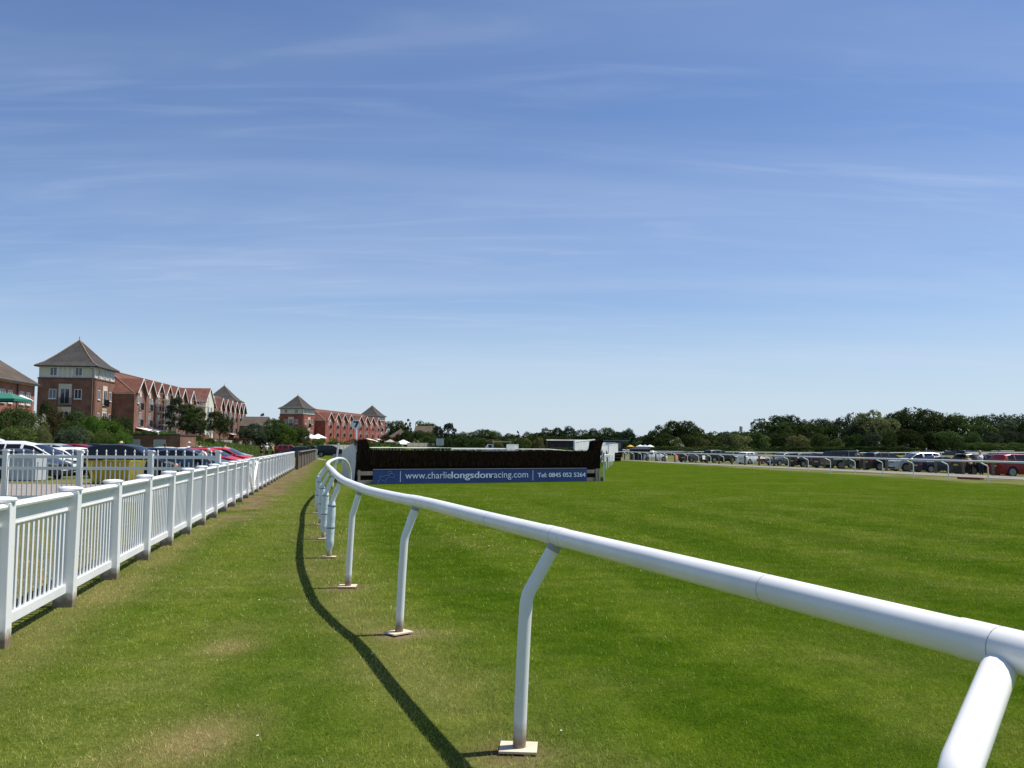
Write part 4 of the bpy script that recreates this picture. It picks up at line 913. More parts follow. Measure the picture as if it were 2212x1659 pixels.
# ------------------------------------------------------------------ cars
KIND = {  # length, half width, roof outline (x from tail to nose, z), belt height, glass range tail..cowl, wheel radius
 'hatch':  (4.15, 0.87, [(0, .55), (.015, .95), (.05, 1.12), (.11, 1.40), (.22, 1.47), (.45, 1.46), (.56, 1.36), (.735, .99), (.80, .92), (.94, .78), (.985, .66), (1, .5)], .93, 0.31),
 'estate': (4.65, 0.90, [(0, .55), (.01, .98), (.04, 1.15), (.075, 1.40), (.18, 1.47), (.48, 1.46), (.58, 1.36), (.735, 1.0), (.80, .94), (.94, .80), (.985, .68), (1, .5)], .95, 0.33),
 'suv':    (4.55, 0.94, [(0, .6), (.01, 1.05), (.035, 1.2), (.085, 1.60), (.2, 1.68), (.46, 1.67), (.56, 1.57), (.71, 1.17), (.78, 1.10), (.94, .98), (.985, .85), (1, .6)], 1.1, 0.37),
 'mpv':    (4.55, 0.91, [(0, .55), (.01, 1.0), (.03, 1.2), (.06, 1.55), (.16, 1.66), (.42, 1.66), (.56, 1.55), (.79, 1.05), (.85, .97), (.95, .80), (.99, .66), (1, .5)], 1.0, 0.33),
 'saloon': (4.75, 0.90, [(0, .55), (.01, .93), (.10, .99), (.16, 1.02), (.29, 1.38), (.40, 1.43), (.50, 1.42), (.58, 1.34), (.735, .98), (.80, .92), (.94, .77), (.985, .66), (1, .5)], .93, 0.33),
}
def interp(P, x): return float(np.interp(x, [p[0] for p in P], [p[1] for p in P]))
def car_meshes(kind):
    Ln, hw, top, belt, wr = KIND[kind]; nS = 60; xs = sorted(set([i / nS for i in range(nS + 1)] + [p[0] for p in top] + [0.008, 0.992]))
    wx = (0.165, 0.815); rows = []
    cowl = max(p[0] for p in top if p[1] > belt + 0.02); tail = min(p[0] for p in top if p[1] > belt + 0.1)
    roof_end = max(p[0] for p in top if p[1] > top[[q[1] for q in top].index(max(q[1] for q in top))][1] - 0.13); roof_start = min(p[0] for p in top if p[1] > max(q[1] for q in top) - 0.10)
    zmax = max(p[1] for p in top)
    for x in xs:
        zr = interp(top, x); zb = 0.20
        for w_ in wx:
            dxx = (x - w_) * Ln; rr_ = wr + 0.055
            if abs(dxx) < rr_: zb = max(zb, wr + math.sqrt(rr_ * rr_ - dxx * dxx))
        taper = 1 - 0.20 * max(0, (x - 0.86) / 0.14) ** 2 - 0.12 * max(0, (0.10 - x) / 0.10) ** 2
        w = hw * taper; g = max(0.0, (zr - belt)); fr = min(1, g / (zmax - belt)); zbelt = min(belt, zr - 0.02)
        za = max(0.42, zb + 0.005); zc = max(min(0.68, zbelt - .05), za + 0.01)
        if zc > zbelt - 0.02: zbelt = max(zbelt, zc + 0.02)
        inset = 0.23 * fr * (zmax - belt) / 0.55
        yt = (w - 0.05) - inset; ztop_e = zr - 0.055 * fr - 0.02
        rows.append([(w * .93, zb), (w, za), (w * 1.0, zc), (w - 0.035, zbelt), (w - 0.055 if g > 0.02 else w - 0.09, zbelt + 0.012), (yt if g > .02 else w - 0.16, max(zbelt + 0.014, ztop_e)), (yt - 0.07 if g > .02 else w - 0.28, max(zbelt + 0.016, zr - 0.012)), (yt * 0.45, zr + 0.01), (0, zr + 0.015)])
    V = []; nr = 9
    for x, r_ in zip(xs, rows):
        X_ = (x - 0.5) * Ln
        for y, z in r_: V.append((X_, -y, z))
        for y, z in r_[-2::-1]: V.append((X_, y, z))
    m = 2 * nr - 1; body = []; side_l = []; side_r = []; ws = []; rw = []
    for i in range(len(xs) - 1):
        xm = (xs[i] + xs[i + 1]) / 2; zr = interp(top, xm)
        for k in range(m - 1):
            f = (i * m + k, (i + 1) * m + k, (i + 1) * m + k + 1, i * m + k + 1); kk = k if k < nr - 1 else (m - 2 - k)
            pill = abs(xm - 0.43) < 0.012 or abs(xm - 0.245) < 0.010
            if kk == 4 and zr > belt + 0.10 and tail + 0.03 < xm < cowl - 0.04 and not pill: (side_r if k < nr else side_l).append(f)
            elif kk >= 6 and roof_end - 0.005 < xm < cowl + 0.012: ws.append(f)
            elif kk >= 6 and tail - 0.005 < xm < roof_start - 0.008: rw.append(f)
            else: body.append(f)
    nS_ = len(xs); body.append(tuple(range(m))); body.append(tuple((nS_ - 1) * m + k for k in range(m - 1, -1, -1)))
    def mesh(name, fs, mtl, lift=0):
        used = sorted({i for f in fs for i in f}); mp_ = {u: i for i, u in enumerate(used)}; me = bpy.data.meshes.new(name)
        me.from_pydata([V[u] for u in used], [], [tuple(mp_[i] for i in f) for f in fs]); bm = bmesh.new(); bm.from_mesh(me); bmesh.ops.recalc_face_normals(bm, faces=bm.faces)
        bm.to_mesh(me); bm.free(); me.polygons.foreach_set('use_smooth', [True] * len(me.polygons)); me.set_sharp_from_angle(angle=R(32)); me.materials.append(mtl); return me
    D = {'body': mesh('body', body, TRIM), 'windscreen': mesh('windscreen', ws, CARGLASS), 'rear_window': mesh('rear_window', rw, CARGLASS) if rw else None, 'side_a': mesh('side_windows', side_l, CARGLASS), 'side_b': mesh('side_windows', side_r, CARGLASS)}
    def mm(mb, name, mtl, smooth=False): o = mb.build(name, mtl, None, smooth, angle=35); me = o.data; bpy.data.objects.remove(o); return me
    D['tyre'] = mm(MB().tube([(0, -0.10, 0), (0, -0.095, 0), (0, 0.095, 0), (0, 0.10, 0)], [wr * .93, wr, wr, wr * .93], 22), 'wheel', TYRE, True)
    rim = MB()
    for s in (-1, 1):
        rim.tube([(0, s * 0.085, 0), (0, s * 0.103, 0)], wr * 0.16, 10)
        for k in range(5):
            a = 2 * math.pi * k / 5; rim.bar((0, s * 0.098, 0), (math.cos(a) * wr * .64, s * 0.101, math.sin(a) * wr * .64), 0.055, 0.012, (0, 1, 0))
        rim.lathe([(wr * .60, 0), (wr * .69, 0), (wr * .69, 0.008), (wr * .60, 0.008)], (0, 0, 0), 20)
        kk = len(rim.v) - 80
        for j in range(kk, len(rim.v)): x_, y_, z_ = rim.v[j]; rim.v[j] = (x_, s * (0.098 + z_), y_)
    D['rim'] = mm(rim, 'rim', ALLOY)
    w9 = hw * 0.82; zh = belt - 0.24
    D['head'] = mm(MB().poly([(Ln * .5 - 0.05, 0.45 * hw, zh - 0.07), (Ln * .5 - 0.02, 0.45 * hw, zh + .03), (Ln * .5 - 0.20, 0.87 * hw, zh + 0.12), (Ln * .5 - 0.27, 0.93 * hw, zh + 0.02)], axis=(0.03, 0.0, 0)), 'headlight', LAMP)
    D['tail'] = mm(MB().box(-Ln * .5 - 0.015, -Ln * .5 + 0.14, 0.56 * hw, 0.90 * hw, belt - 0.26, belt - 0.06), 'tail_light', TAIL)
    D['mirror'] = mm(MB().lathe([(0.03, -0.08), (0.09, -0.05), (0.11, 0.0), (0.09, 0.06), (0.03, 0.08)], (0, 0, 0), 8), 'wing_mirror', TRIM, True)
    D['grille'] = mm(MB().box(Ln * .5 - 0.03, Ln * .5 + 0.012, -0.42 * hw, 0.42 * hw, zh - 0.07, zh + 0.02).box(Ln * .5 - 0.03, Ln * .5 + 0.012, -0.6 * hw, 0.6 * hw, 0.25, 0.40), 'grille', TRIM)
    D['plate'] = mm(MB().box(-0.008, 0.008, -0.26, 0.26, -0.055, 0.055), 'number_plate', PLATE)
    D['dims'] = (Ln, hw, belt, wr, wx, zh, cowl, roof_start, zmax, interp(top, roof_start), tail); return D
CM_ = {}
PAINTS = {}
def paint(name, col, metal=0.0):
    if name not in PAINTS: PAINTS[name] = mat('car_paint_' + name, col, 0.35, metal=metal * .7, coat=0.12, spec=0.35)
    return PAINTS[name]
paint('white', (0.72, 0.73, 0.74)); paint('silver', (0.42, 0.44, 0.46), 0.5); paint('grey', (0.10, 0.11, 0.12), 0.4); paint('darkgrey', (0.035, 0.038, 0.045), 0.3)
paint('black', (0.008, 0.008, 0.010)); paint('navy', (0.010, 0.017, 0.055), 0.2); paint('blue', (0.02, 0.045, 0.14), 0.3); paint('red', (0.50, 0.012, 0.02)); paint('darkred', (0.20, 0.008, 0.015), 0.1)
paint('slate', (0.07, 0.10, 0.15), 0.4); paint('cream', (0.60, 0.57, 0.45))
def put(name, me, parent, loc=(0, 0, 0), rot=(0, 0, 0), sc=(1, 1, 1), m=None):
    o = bpy.data.objects.new(name, me); COL.objects.link(o); o.parent = parent; o.location = loc; o.rotation_euler = rot; o.scale = sc
    if m is not None: o.material_slots[0].link = 'OBJECT'; o.material_slots[0].material = m
    return o
def car(kind, pt, x, y, hd, label, group=None, boot=False, rails=False, z=None, scale=1.0):
    if kind not in CM_: CM_[kind] = car_meshes(kind)
    D = CM_[kind]; Ln, hw, belt, wr, wx, zh, cowl, rs, zmax, zrs, tail = D['dims']; P = PAINTS[pt]
    e = empty('parked_car', (x, y, (ztf(x, y) if z is None else z)), R(hd), label, 'car', group); e.scale = (scale,) * 3
    b = put('body', D['body'], e, m=P); put('windscreen', D['windscreen'], e)
    put('side_windows', D['side_a'], e); put('side_windows', D['side_b'], e)
    if D['rear_window'] and not boot: put('rear_window', D['rear_window'], e)
    for w_ in wx:
        for s in (-1, 1):
            t = put('wheel', D['tyre'], e, ((w_ - 0.5) * Ln, s * (hw - 0.12), wr)); put('rim', D['rim'], t)
    for s in (-1, 1):
        put('headlight', D['head'], e, sc=(1, s, 1)); put('tail_light', D['tail'], e, sc=(1, s, 1))
        put('wing_mirror', D['mirror'], e, ((cowl - 0.5) * Ln - 0.32, s * (hw + 0.06), belt + 0.05), sc=(0.8, 1.1, 1), m=P)
    put('grille', D['grille'], e); put('number_plate', D['plate'], e, (Ln * .5 + 0.02, 0, 0.46)); put('number_plate', D['plate'], e, (-Ln * .5 - 0.012, 0, belt - 0.3), m=YPLATE)
    if rails:
        for s in (-1, 1): MB().tube([(-.30 * Ln, s * hw * .68, zmax - 0.01), (-.26 * Ln, s * hw * .68, zmax + .06), (.0, s * hw * .68, zmax + .06), (.04 * Ln, s * hw * .68, zmax)], 0.018, 6).build('roof_rail', ALLOY, e)
    if boot:
        hx = (rs - 0.5) * Ln + 0.05; hz = zrs + 0.02; q = MB(); ln = 1.05; a0 = R(14)
        pts = [(0, 0), (-0.45, 0.16), (-0.85, 0.10), (-1.05, -0.12), (-1.02, -0.18), (-0.82, 0.03), (-0.45, 0.09), (0, -0.05)]
        q.poly([(hx + u, -hw * .72, hz + v + 0.10) for u, v in pts], axis=(0, hw * 1.44, 0)); tg = q.build('tailgate', P, e)
        MB().poly([(hx - 0.12, -hw * .55, hz + 0.235), (hx - 0.62, -hw * .6, hz + 0.30), (hx - 0.62, hw * .6, hz + 0.30), (hx - 0.12, hw * .55, hz + 0.235)], axis=(0, 0, 0.01)).build('tailgate_glass', CARGLASS, tg)
        MB().box(-Ln * .5 + 0.08, hx, -hw * .72, hw * .72, belt - 0.25, hz - 0.1).build('boot_opening', TRIM, e) if False else None
        MB().tube([(hx - 0.05, -hw * .7, hz - 0.15), (hx - 0.5, -hw * .7, hz + 0.12)], 0.015, 5).tube([(hx - 0.05, hw * .7, hz - 0.15), (hx - 0.5, hw * .7, hz + 0.12)], 0.015, 5).build('gas_strut', TRIM, e)
        # dark inside of the boot
        me = D['rear_window']
        if me: put('boot_interior', me, e, m=TRIM)
    return e
GL = 'cars parked behind the white fence on the left'
def cl(kind, pt, nose_xd, Y, label, hd=0, **k):
    Ln = KIND[kind][0]; c = atX(nose_xd, Y) - Ln / 2; return car(kind, pt, c, Y, hd, label, GL, **k)
cl('saloon', 'darkgrey', 150, 41.0, 'dark grey car nearest in the left car park, behind the pale box', -8)
cl('mpv', 'white', 170, 45.2, 'white people carrier with big side windows at the left edge', -3, scale=1.04)
cl('hatch', 'white', 133, 51.5, 'white car with its tailgate raised behind the white people carrier', 6, boot=True, z=0.35)
cl('hatch', 'white', 197, 48.6, 'white hatchback just right of the white people carrier', -4)
cl('suv', 'silver', 214, 52.5, 'silver white car with dark roof, behind the white hatchbacks', 0)
cl('hatch', 'white', 228, 46.6, 'white hatchback with black bumper at the left end of the yellow skip', -10)
cl('mpv', 'darkred', 263, 55.0, 'dark red people carrier beside the man in the straw hat', 0)
cl('hatch', 'white', 254, 51.0, 'low white car nose showing above the middle of the yellow skip', -6)
cl('suv', 'black', 303, 60.0, 'black car directly behind the man in the straw hat', 0)
cl('estate', 'navy', 336, 63.5, 'dark navy car with sloping windscreen left of the garage doors', 0)
cl('mpv', 'black', 353, 68.0, 'long black car with bright roof edge in front of the garage doors', 0)
cl('estate', 'navy', 398, 60.0, 'navy estate car right of the garage corner', 0)
cl('mpv', 'black', 388, 42.5, 'big dark navy van-like car filling the gap right of the yellow skip', -4)
cl('hatch', 'cream', 437, 66.0, 'cream car roof in front of the white sloping car', 8)
cl('saloon', 'white', 470, 72.0, 'white sloping car parked below the grassy bank, people beside it', 4)
cl('estate', 'navy', 468, 50.0, 'dark blue estate behind the right end post of the tall picket fence', 0)
cl('hatch', 'slate', 510, 43.5, 'grey blue hatchback with big windscreen beside the white fence', -4)
cl('estate', 'navy', 522, 70.0, 'long low navy roofline behind the two red cars', 2)
cl('hatch', 'red', 536, 50.5, 'nearer of two bright red hatchbacks by the white fence', -4)
cl('hatch', 'red', 558, 58.0, 'farther of two bright red hatchbacks by the white fence', -2)
cl('hatch', 'silver', 545, 74.0, 'pale silver car just behind the farther red hatchback', 0)
p = at(628, 960, 128); car('suv', 'darkred', p.x, 128, 12, 'dark red car with tailgate raised beyond the two standing people', None, boot=False)
p = at(640, 960, 112); car('hatch', 'navy', p.x, 112, 184, 'dark blue hatchback with its boot open at the end of the white fence', None, boot=True)
p = at(719, 960, 122); car('suv', 'black', p.x, 122, 6, 'black car standing on the grass beside the white plank wing', None)
GRT = 'cars parked along the road on the right'
def cr(kind, pt, xd, Y, hd, label, **k):
    return car(kind, pt, atX(xd, Y), Y, hd, label, GRT, **k)
cr('suv', 'darkred', 2207, 62.5, 8, 'dark red car with white roof edge at the right edge of the picture', rails=True)
cr('suv', 'black', 2122, 66.0, 8, 'black car with its boot wide open beside the man in the white shirt', boot=True)
cr('suv', 'navy', 2128, 74.0, 8, 'navy car roof seen between the open boot and the dark red car')
cr('saloon', 'navy', 2030, 72, 12, 'dark navy saloon glinting in the sun, left of the open boot')
cr('suv', 'silver', 1977, 76.0, 186, 'pale roofed car with roof rails facing left behind the navy saloon', rails=True)
cr('suv', 'black', 1913, 79.0, 18, 'black and silver car with white cloth in its rear window')
cr('estate', 'black', 1746, 92.0, 24, 'black estate car left of the pickup truck')
cr('hatch', 'grey', 1690, 98.0, 208, 'grey blue car facing left with a white picnic item on it')
cr('hatch', 'white', 1622, 106.0, 38, 'white hatchback behind the orange picnic table')
cr('suv', 'black', 1553, 114.0, 26, 'long black car between the white hatchbacks')
cr('hatch', 'darkgrey', 1494, 116.0, 45, 'small dark car with bright spot on its roof right of the red chair')
cr('hatch', 'white', 1410, 124.0, 22, 'white hatchback parked in front of the dark gazebo')
cr('estate', 'darkgrey', 1800, 88.0, 24, 'dark car bonnet just left of the pickup truck')
# pickup truck
pk = empty('pickup_truck', (atX(1835, 84), 84, ztf(atX(1835, 84), 84)), R(12), 'dark grey pickup truck with canopy and pale side lettering strip', 'pickup truck', GRT)
PG = PAINTS['grey']
body = MB(); pr = [(-2.6, .5), (-2.6, 1.1), (-0.75, 1.12), (-0.70, 1.14), (0.98, 1.12), (2.0, 1.05), (2.35, .95), (2.42, .5)]
arch = lambda cx, s: [(cx + 0.47 * math.cos(a), 0.42 + 0.47 * math.sin(a)) for a in [math.pi * k / 8 for k in (range(9) if s > 0 else range(8, -1, -1))]]
low = [(2.42, .42)] + arch(1.55, 1) + arch(-1.6, 1) + [(-2.6, .42)]
body.poly([(x_, -0.93, z_) for x_, z_ in pr + low], axis=(0, 1.86, 0)); body.build('body', PG, pk)
cabm = MB().poly([(-0.72, -0.86, 1.13), (-0.62, -0.72, 1.74), (0.35, -0.72, 1.78), (1.05, -0.84, 1.13)], axis=(0, 0.001, 0))
cabm = MB(); cabm.add([(-0.75, -.88, 1.13), (1.1, -.88, 1.13), (1.1, .88, 1.13), (-0.75, .88, 1.13), (-0.62, -.70, 1.76), (0.40, -.70, 1.78), (0.40, .70, 1.78), (-0.62, .70, 1.76)], [(0, 1, 2, 3), (4, 5, 6, 7), (0, 1, 5, 4), (1, 2, 6, 5), (2, 3, 7, 6), (3, 0, 4, 7)]); cabm.build('cab', PG, pk)
for s in (-1, 1): MB().add([(-0.60, s * .868, 1.2), (0.92, s * .868, 1.2), (0.38, s * .735, 1.68), (-0.55, s * .735, 1.68)], [(0, 1, 2, 3)]).build('side_window', CARGLASS, pk)
MB().add([(1.09, -.8, 1.18), (1.09, .8, 1.18), (0.47, .66, 1.72), (0.47, -.66, 1.72)], [(0, 1, 2, 3)]).build('windscreen', CARGLASS, pk)
MB().add([(-2.55, -.88, 1.1), (-0.78, -.88, 1.1), (-0.78, .88, 1.1), (-2.55, .88, 1.1), (-2.35, -.72, 1.72), (-0.8, -.72, 1.74), (-0.8, .72, 1.74), (-2.35, .72, 1.72)], [(0, 1, 2, 3), (4, 5, 6, 7), (0, 1, 5, 4), (1, 2, 6, 5), (2, 3, 7, 6), (3, 0, 4, 7)]).build('canopy', PAINTS['black'], pk)
MB().box(-2.4, -0.9, -0.945, -0.932, 0.9, 1.06).build('pale_strip', PLATE, pk)
CM_.setdefault('suv', car_meshes('suv') if 'suv' not in CM_ else CM_['suv'])
for cx_ in (1.55, -1.6):
    for s in (-1, 1): t = put('wheel', CM_['suv']['tyre'], pk, (cx_, s * 0.80, 0.38)); put('rim', CM_['suv']['rim'], t)
for s in (-1, 1): MB().box(2.36, 2.44, s * .75 - .14, s * .75 + .14, .78, .95).build('headlight', LAMP, pk); MB().box(-2.62, -2.5, s * .85 - .07, s * .85 + .07, .75, 1.05).build('tail_light', TAIL, pk); MB().lathe([(0.04, -.1), (.1, 0), (.04, .1)], (0.95, s * 1.02, 1.25), 8).build('wing_mirror', PG, pk)
MB().box(-2.65, -2.58, -.8, .8, .42, .6).build('rear_bumper', ALLOY, pk)
# white truck and trailer pieces beyond the birch fence
tk = empty('flatbed_truck', (atX(1049, 185), 185, 0), R(5), 'small white truck with a canopy frame above the birch fence', 'truck')
MB().poly([(0, -.9, .5), (0, -.9, 1.4), (0.5, -.9, 2.1), (1.5, -.9, 2.1), (1.5, -.9, .5)], axis=(0, 1.8, 0)).build('cab', PAINTS['white'], tk)
MB().box(0.55, 1.3, -.92, -.902, 1.35, 1.95).build('side_window', CARGLASS, tk)
MB().box(1.6, 5.6, -1, 1, 0.6, 0.85).build('bed', PAINTS['white'], tk)
q = MB()
for x_ in (1.7, 5.4):
    for y_ in (-.95, .95): q.tube([(x_, y_, .85), (x_, y_, 2.6)], 0.05, 6)
q.box(1.5, 5.6, -1.1, 1.1, 2.6, 2.75); q.build('canopy_frame', STONE, tk)
for x_ in (0.7, 4.7):
    for s in (-1, 1): put('wheel', CM_['suv']['tyre'], tk, (x_, s * .8, .37))
tr = empty('horse_trailer', (atX(1302, 118), 118, ztf(atX(1302, 118), 118)), 0.1, 'white box trailer behind the small hurdle wing', 'trailer')
MB().poly([(0, -.9, .5), (0, -.9, 2.0), (0.3, -.9, 2.3), (1.6, -.9, 2.3), (1.9, -.9, 2.0), (1.9, -.9, .5)], axis=(0, 1.8, 0)).build('body', PAINTS['white'], tr)
for s in (-1, 1): put('wheel', CM_['hatch']['tyre'] if 'hatch' in CM_ else CM_['suv']['tyre'], tr, (0.95, s * .8, .31))
MB().box(0.2, 1.7, -.93, -.902, 1.5, 1.9).build('window', CARGLASS, tr)

# ------------------------------------------------------------------ yard objects
SKIP = mat('ochre_yellow_steel', (0.34, 0.27, 0.015), 0.65, var=0.25, vs_=2.5)
k0 = Vector((atX(191, 35.8), 35.8, 0)); sk = empty('yellow_skip', k0, 0.03, 'ochre yellow metal skip behind the tall picket fence', 'skip'); sk.scale = (0.9, 1, 1)
MB().add([(0.25, 0, 0.05), (1.85, 0, 0.05), (2.05, -0.25, 0.97), (0.0, -0.25, 0.97), (0.25, 1.3, 0.05), (1.85, 1.3, 0.05), (2.05, 1.5, 0.97), (0.0, 1.5, 0.97)], [(0, 1, 2, 3), (5, 4, 7, 6), (4, 0, 3, 7), (1, 5, 6, 2), (0, 4, 5, 1), (3, 2, 6, 7)]).build('bin', SKIP, sk)
MB().box(-0.03, 2.08, -0.30, -0.24, 0.93, 1.0).box(-0.03, 2.08, 1.48, 1.54, 0.93, 1.0).build('rim', SKIP, sk)
q = MB(); q.bar((0.35, -0.04, 0.1), (0.16, -0.28, 0.95), 0.13, 0.03, (0, 1, 0)); q.build('side_rib', mat('bright_yellow_steel', (0.55, 0.46, 0.02), 0.6), sk)
bx = empty('storage_box', (atX(17, 38.5), 38.5, 0), 0.0, 'grey white storage box standing behind the tall picket fence, far left', 'box')
MB().box(0, 1.30, 0, 0.9, 0.03, 1.13).build('body', mat('grey_plastic', (0.50, 0.52, 0.53), 0.6, var=0.08, vs_=2), bx); MB().box(-0.03, 1.33, -0.03, 0.93, 1.132, 1.2).build('lid', WPAINT, bx)
def parasol(xd, yd, Y, r, label, m, group=None, zb=None, sag=0.28):
    p = at(xd, yd, Y); zb = ztf(p.x, Y) if zb is None else zb; e = empty('parasol', (p.x, Y, zb), 0, label, 'parasol', group); H = p.z - zb
    MB().tube([(0, 0, 0), (0, 0, H)], 0.03, 6).build('pole', WPAINT, e)
    v = [(0, 0, H)] + [(r * math.cos(k * math.pi / 4), r * math.sin(k * math.pi / 4), H - r * sag * 1.6) for k in range(8)] + [(r * 1.0 * math.cos(k * math.pi / 4), r * math.sin(k * math.pi / 4), H - r * sag * 1.6 - 0.12) for k in range(8)]
    MB().add(v, [(0, 1 + k, 1 + (k + 1) % 8) for k in range(8)] + [(1 + k, 9 + k, 9 + (k + 1) % 8, 1 + (k + 1) % 8) for k in range(8)]).build('canopy', m, e, fix=False)
parasol(46, 853, 83, 1.1, 'white parasol in front of the left brick house', CANVAS, zb=3.1)
parasol(672, 938, 222, 2.4, 'left white garden parasol before the red terrace', CANVAS, zb=2); parasol(687, 937, 226, 2.4, 'right white garden parasol before the red terrace', CANVAS, zb=2)
parasol(842.5, 949, 230, 1.6, 'small grey parasol right of the red terrace', mat('grey_canvas', (0.35, 0.33, 0.30), 0.8), zb=1)
parasol(871, 949.5, 225, 2.7, 'white parasol over the low garden fence, left of the white flowering bush', CANVAS, zb=1)
UY = mat('yellow_canvas', (0.65, 0.42, 0.06), 0.8); UB = mat('pale_blue_canvas', (0.35, 0.45, 0.58), 0.8)
parasol(1362, 961, 190, .8, 'yellow parasol among the far crowd, left of the white ones', UY); parasol(1383, 960.5, 185, .95, 'white parasol left of the pale blue one in the far crowd', CANVAS)
parasol(1393, 960.5, 190, .95, 'pale blue parasol in the far crowd', UB); parasol(1404, 960.5, 188, .95, 'white parasol right of the pale blue one in the far crowd', CANVAS)
def gazebo(xa, xb, Y, top, eave, m, label, depth=3.0, walls=False, zb=None):
    a = at(xa, top, Y); b = at(xb, top, Y); ze_ = at(xa, eave, Y).z; w_ = b.x - a.x; zb = ztf(a.x, Y) if zb is None else zb
    e = empty('gazebo', (a.x, Y, 0), 0, label, 'gazebo')
    MB().add([(0, 0, ze_ - .25), (w_, 0, ze_ - .25), (w_, depth, ze_ - .25), (0, depth, ze_ - .25), (0, 0, ze_), (w_, 0, ze_), (w_, depth, ze_), (0, depth, ze_), (w_ * .35, depth / 2, a.z), (w_ * .65, depth / 2, a.z)],
             [(0, 1, 5, 4), (1, 2, 6, 5), (2, 3, 7, 6), (3, 0, 4, 7), (4, 5, 9, 8), (5, 6, 9), (6, 7, 8, 9), (7, 4, 8)]).build('canopy', m, e)
    for x_ in (0.04, w_ - 0.04):
        for y_ in (0.04, depth - .04): MB().tube([(x_, y_, zb), (x_, y_, ze_)], 0.03, 6).build('leg', ALLOY, e)
    if walls: MB().box(0.02, w_ * .55, 0.03, 0.06, zb + 0.05, ze_ - .2).box(0.03, 0.06, 0.07, depth, zb + .05, ze_ - .2).build('side_wall', m, e)
gazebo(-60, 31.5, 80, 846, 860, mat('green_canvas', (0.02, 0.16, 0.11), 0.8), 'dark green gazebo in the garden at the left edge', zb=3.1)
gazebo(1366, 1408, 122, 964, 970, mat('navy_canvas', (0.010, 0.011, 0.022), 0.8), 'black gazebo behind the white hatchback', walls=True)
def small(name, label, cat, loc, rz=0, group=None): return empty(name, loc, rz, label, cat, group)
def chair_(x, y, rz, m, label):
    e = small('camp_chair', label, 'chair', (x, y, ztf(x, y)), rz, 'camp chairs by the right-hand cars'); f = MB()
    for s in (-.27, .27): f.tube([(-.25, s, 0), (.25, s, .45), (.35, s, .95)], .015, 5); f.tube([(.3, s, 0), (-.25, s, .45)], .015, 5)
    f.build('frame', ALLOY, e); MB().box(-.25, .25, -.25, .25, .42, .45).build('seat', m, e); MB().poly([(.23, -.26, .45), (.23, .26, .45), (.36, .26, .95), (.36, -.26, .95)], axis=(.02, 0, 0)).build('backrest', m, e)
c = G(1465, 997.5); chair_(c.x, c.y, 2.5, mat('coral_fabric', (0.62, 0.10, 0.06), 0.8), 'coral red camp chair left of the small dark car')
c = G(1769, 1008); chair_(c.x, c.y, 0.5, TRIM, 'dark camp chair beside the black estate car')
c = G(2046, 1020); chair_(c.x, c.y, 2.2, WPAINT, 'pale camp chair by the navy saloon, right side')
c = G(1524, 999.5); chair_(c.x, c.y, 2.0, WPAINT, 'pale folding chair by the small dark car')
c = G(1660, 1005); e = small('picnic_table', 'orange red picnic table in front of the white hatchback', 'table', (c.x, c.y, ztf(c.x, c.y)), 0.1)
MB().box(-1.25, 1.0, -.4, .4, .42, .74).build('table_cover', mat('orange_red_cloth', (0.50, 0.07, 0.025), 0.7), e)
q = MB()
for x_ in (-1.1, .9):
    for y_ in (-.3, .3): q.tube([(x_, y_, 0), (x_, y_, .42)], .02, 5)
q.build('legs', ALLOY, e)
for j, (x_, hgt) in enumerate(((-.3, .3), (-.1, .22), (.05, .32), (.2, .2))): t = tag(MB().lathe([(.05, 0), (.06, .1), (.02, hgt)], (0, 0, 0), 8).build('bottle', PLATE), 'white bottle on the orange picnic table, %s from the left' % ORD[j], 'bottle', 'bottles on the picnic table'); t.location = e.location + Vector((x_, 0.0, .745))
c = G(1673, 1005.5); e = tag(MB().lathe([(.19, 0), (.19, .03), (.13, .04), (.035, .7), (.02, .72)], (0, 0, 0), 12).build('traffic_cone', mat('cone_red', (0.55, 0.04, 0.02), 0.6)), 'red and white traffic cone right of the orange table', 'cone'); e.location = c
MB().lathe([(.098, .3), (.062, .52)], (0, 0, 0), 12).build('white_band', PLATE, e)
c = G(1914, 1013); fl_ = small('flag_umbrella', 'half folded red, yellow and blue umbrella by the road', 'umbrella', (c.x, c.y, c.z), 0.2)
for k, (cc, nm) in enumerate((((0.6, .05, .03), 'red_panel'), ((0.7, .42, .03), 'yellow_panel'), ((0.02, .06, .2), 'blue_panel'), ((.6, .6, .6), 'white_panel'))):
    a_ = k * math.pi / 2; MB().add([(0.15, 0, 1.15), (math.cos(a_) * .75, math.sin(a_) * .35, .35), (math.cos(a_ + 1.57) * .75, math.sin(a_ + 1.57) * .35, .30), (.05, 0, .2)], [(0, 1, 2), (1, 3, 2)]).build(nm, mat('fabric_' + nm, cc, 0.7), fl_, fix=False)
c = G(2058, 1014); e = tag(MB().lathe([(.28, 0), (.33, .05), (.36, .85), (.38, .9)], (0, 0, 0), 14).build('barrel', mat('lime_plastic', (0.33, 0.42, 0.05), 0.5)), 'lime green tub under the open boot of the black car', 'tub'); e.location = c
c0 = G(2072, 1034.5); c1 = G(2121, 1036.5); e = small('timber_tray', 'long red brown timber lying on the grass by the right rail', 'timber', c0)
d_ = c1 - c0; MB().bar((0, 0, .06), (d_.x, d_.y, .06), .35, .10).build('plank', mat('red_brown_timber', (0.22, 0.06, 0.03), 0.8), e); MB().bar((0, 0.05, .125), (d_.x, d_.y + .05, .125), .12, .02).build('pale_edge', STONE, e)
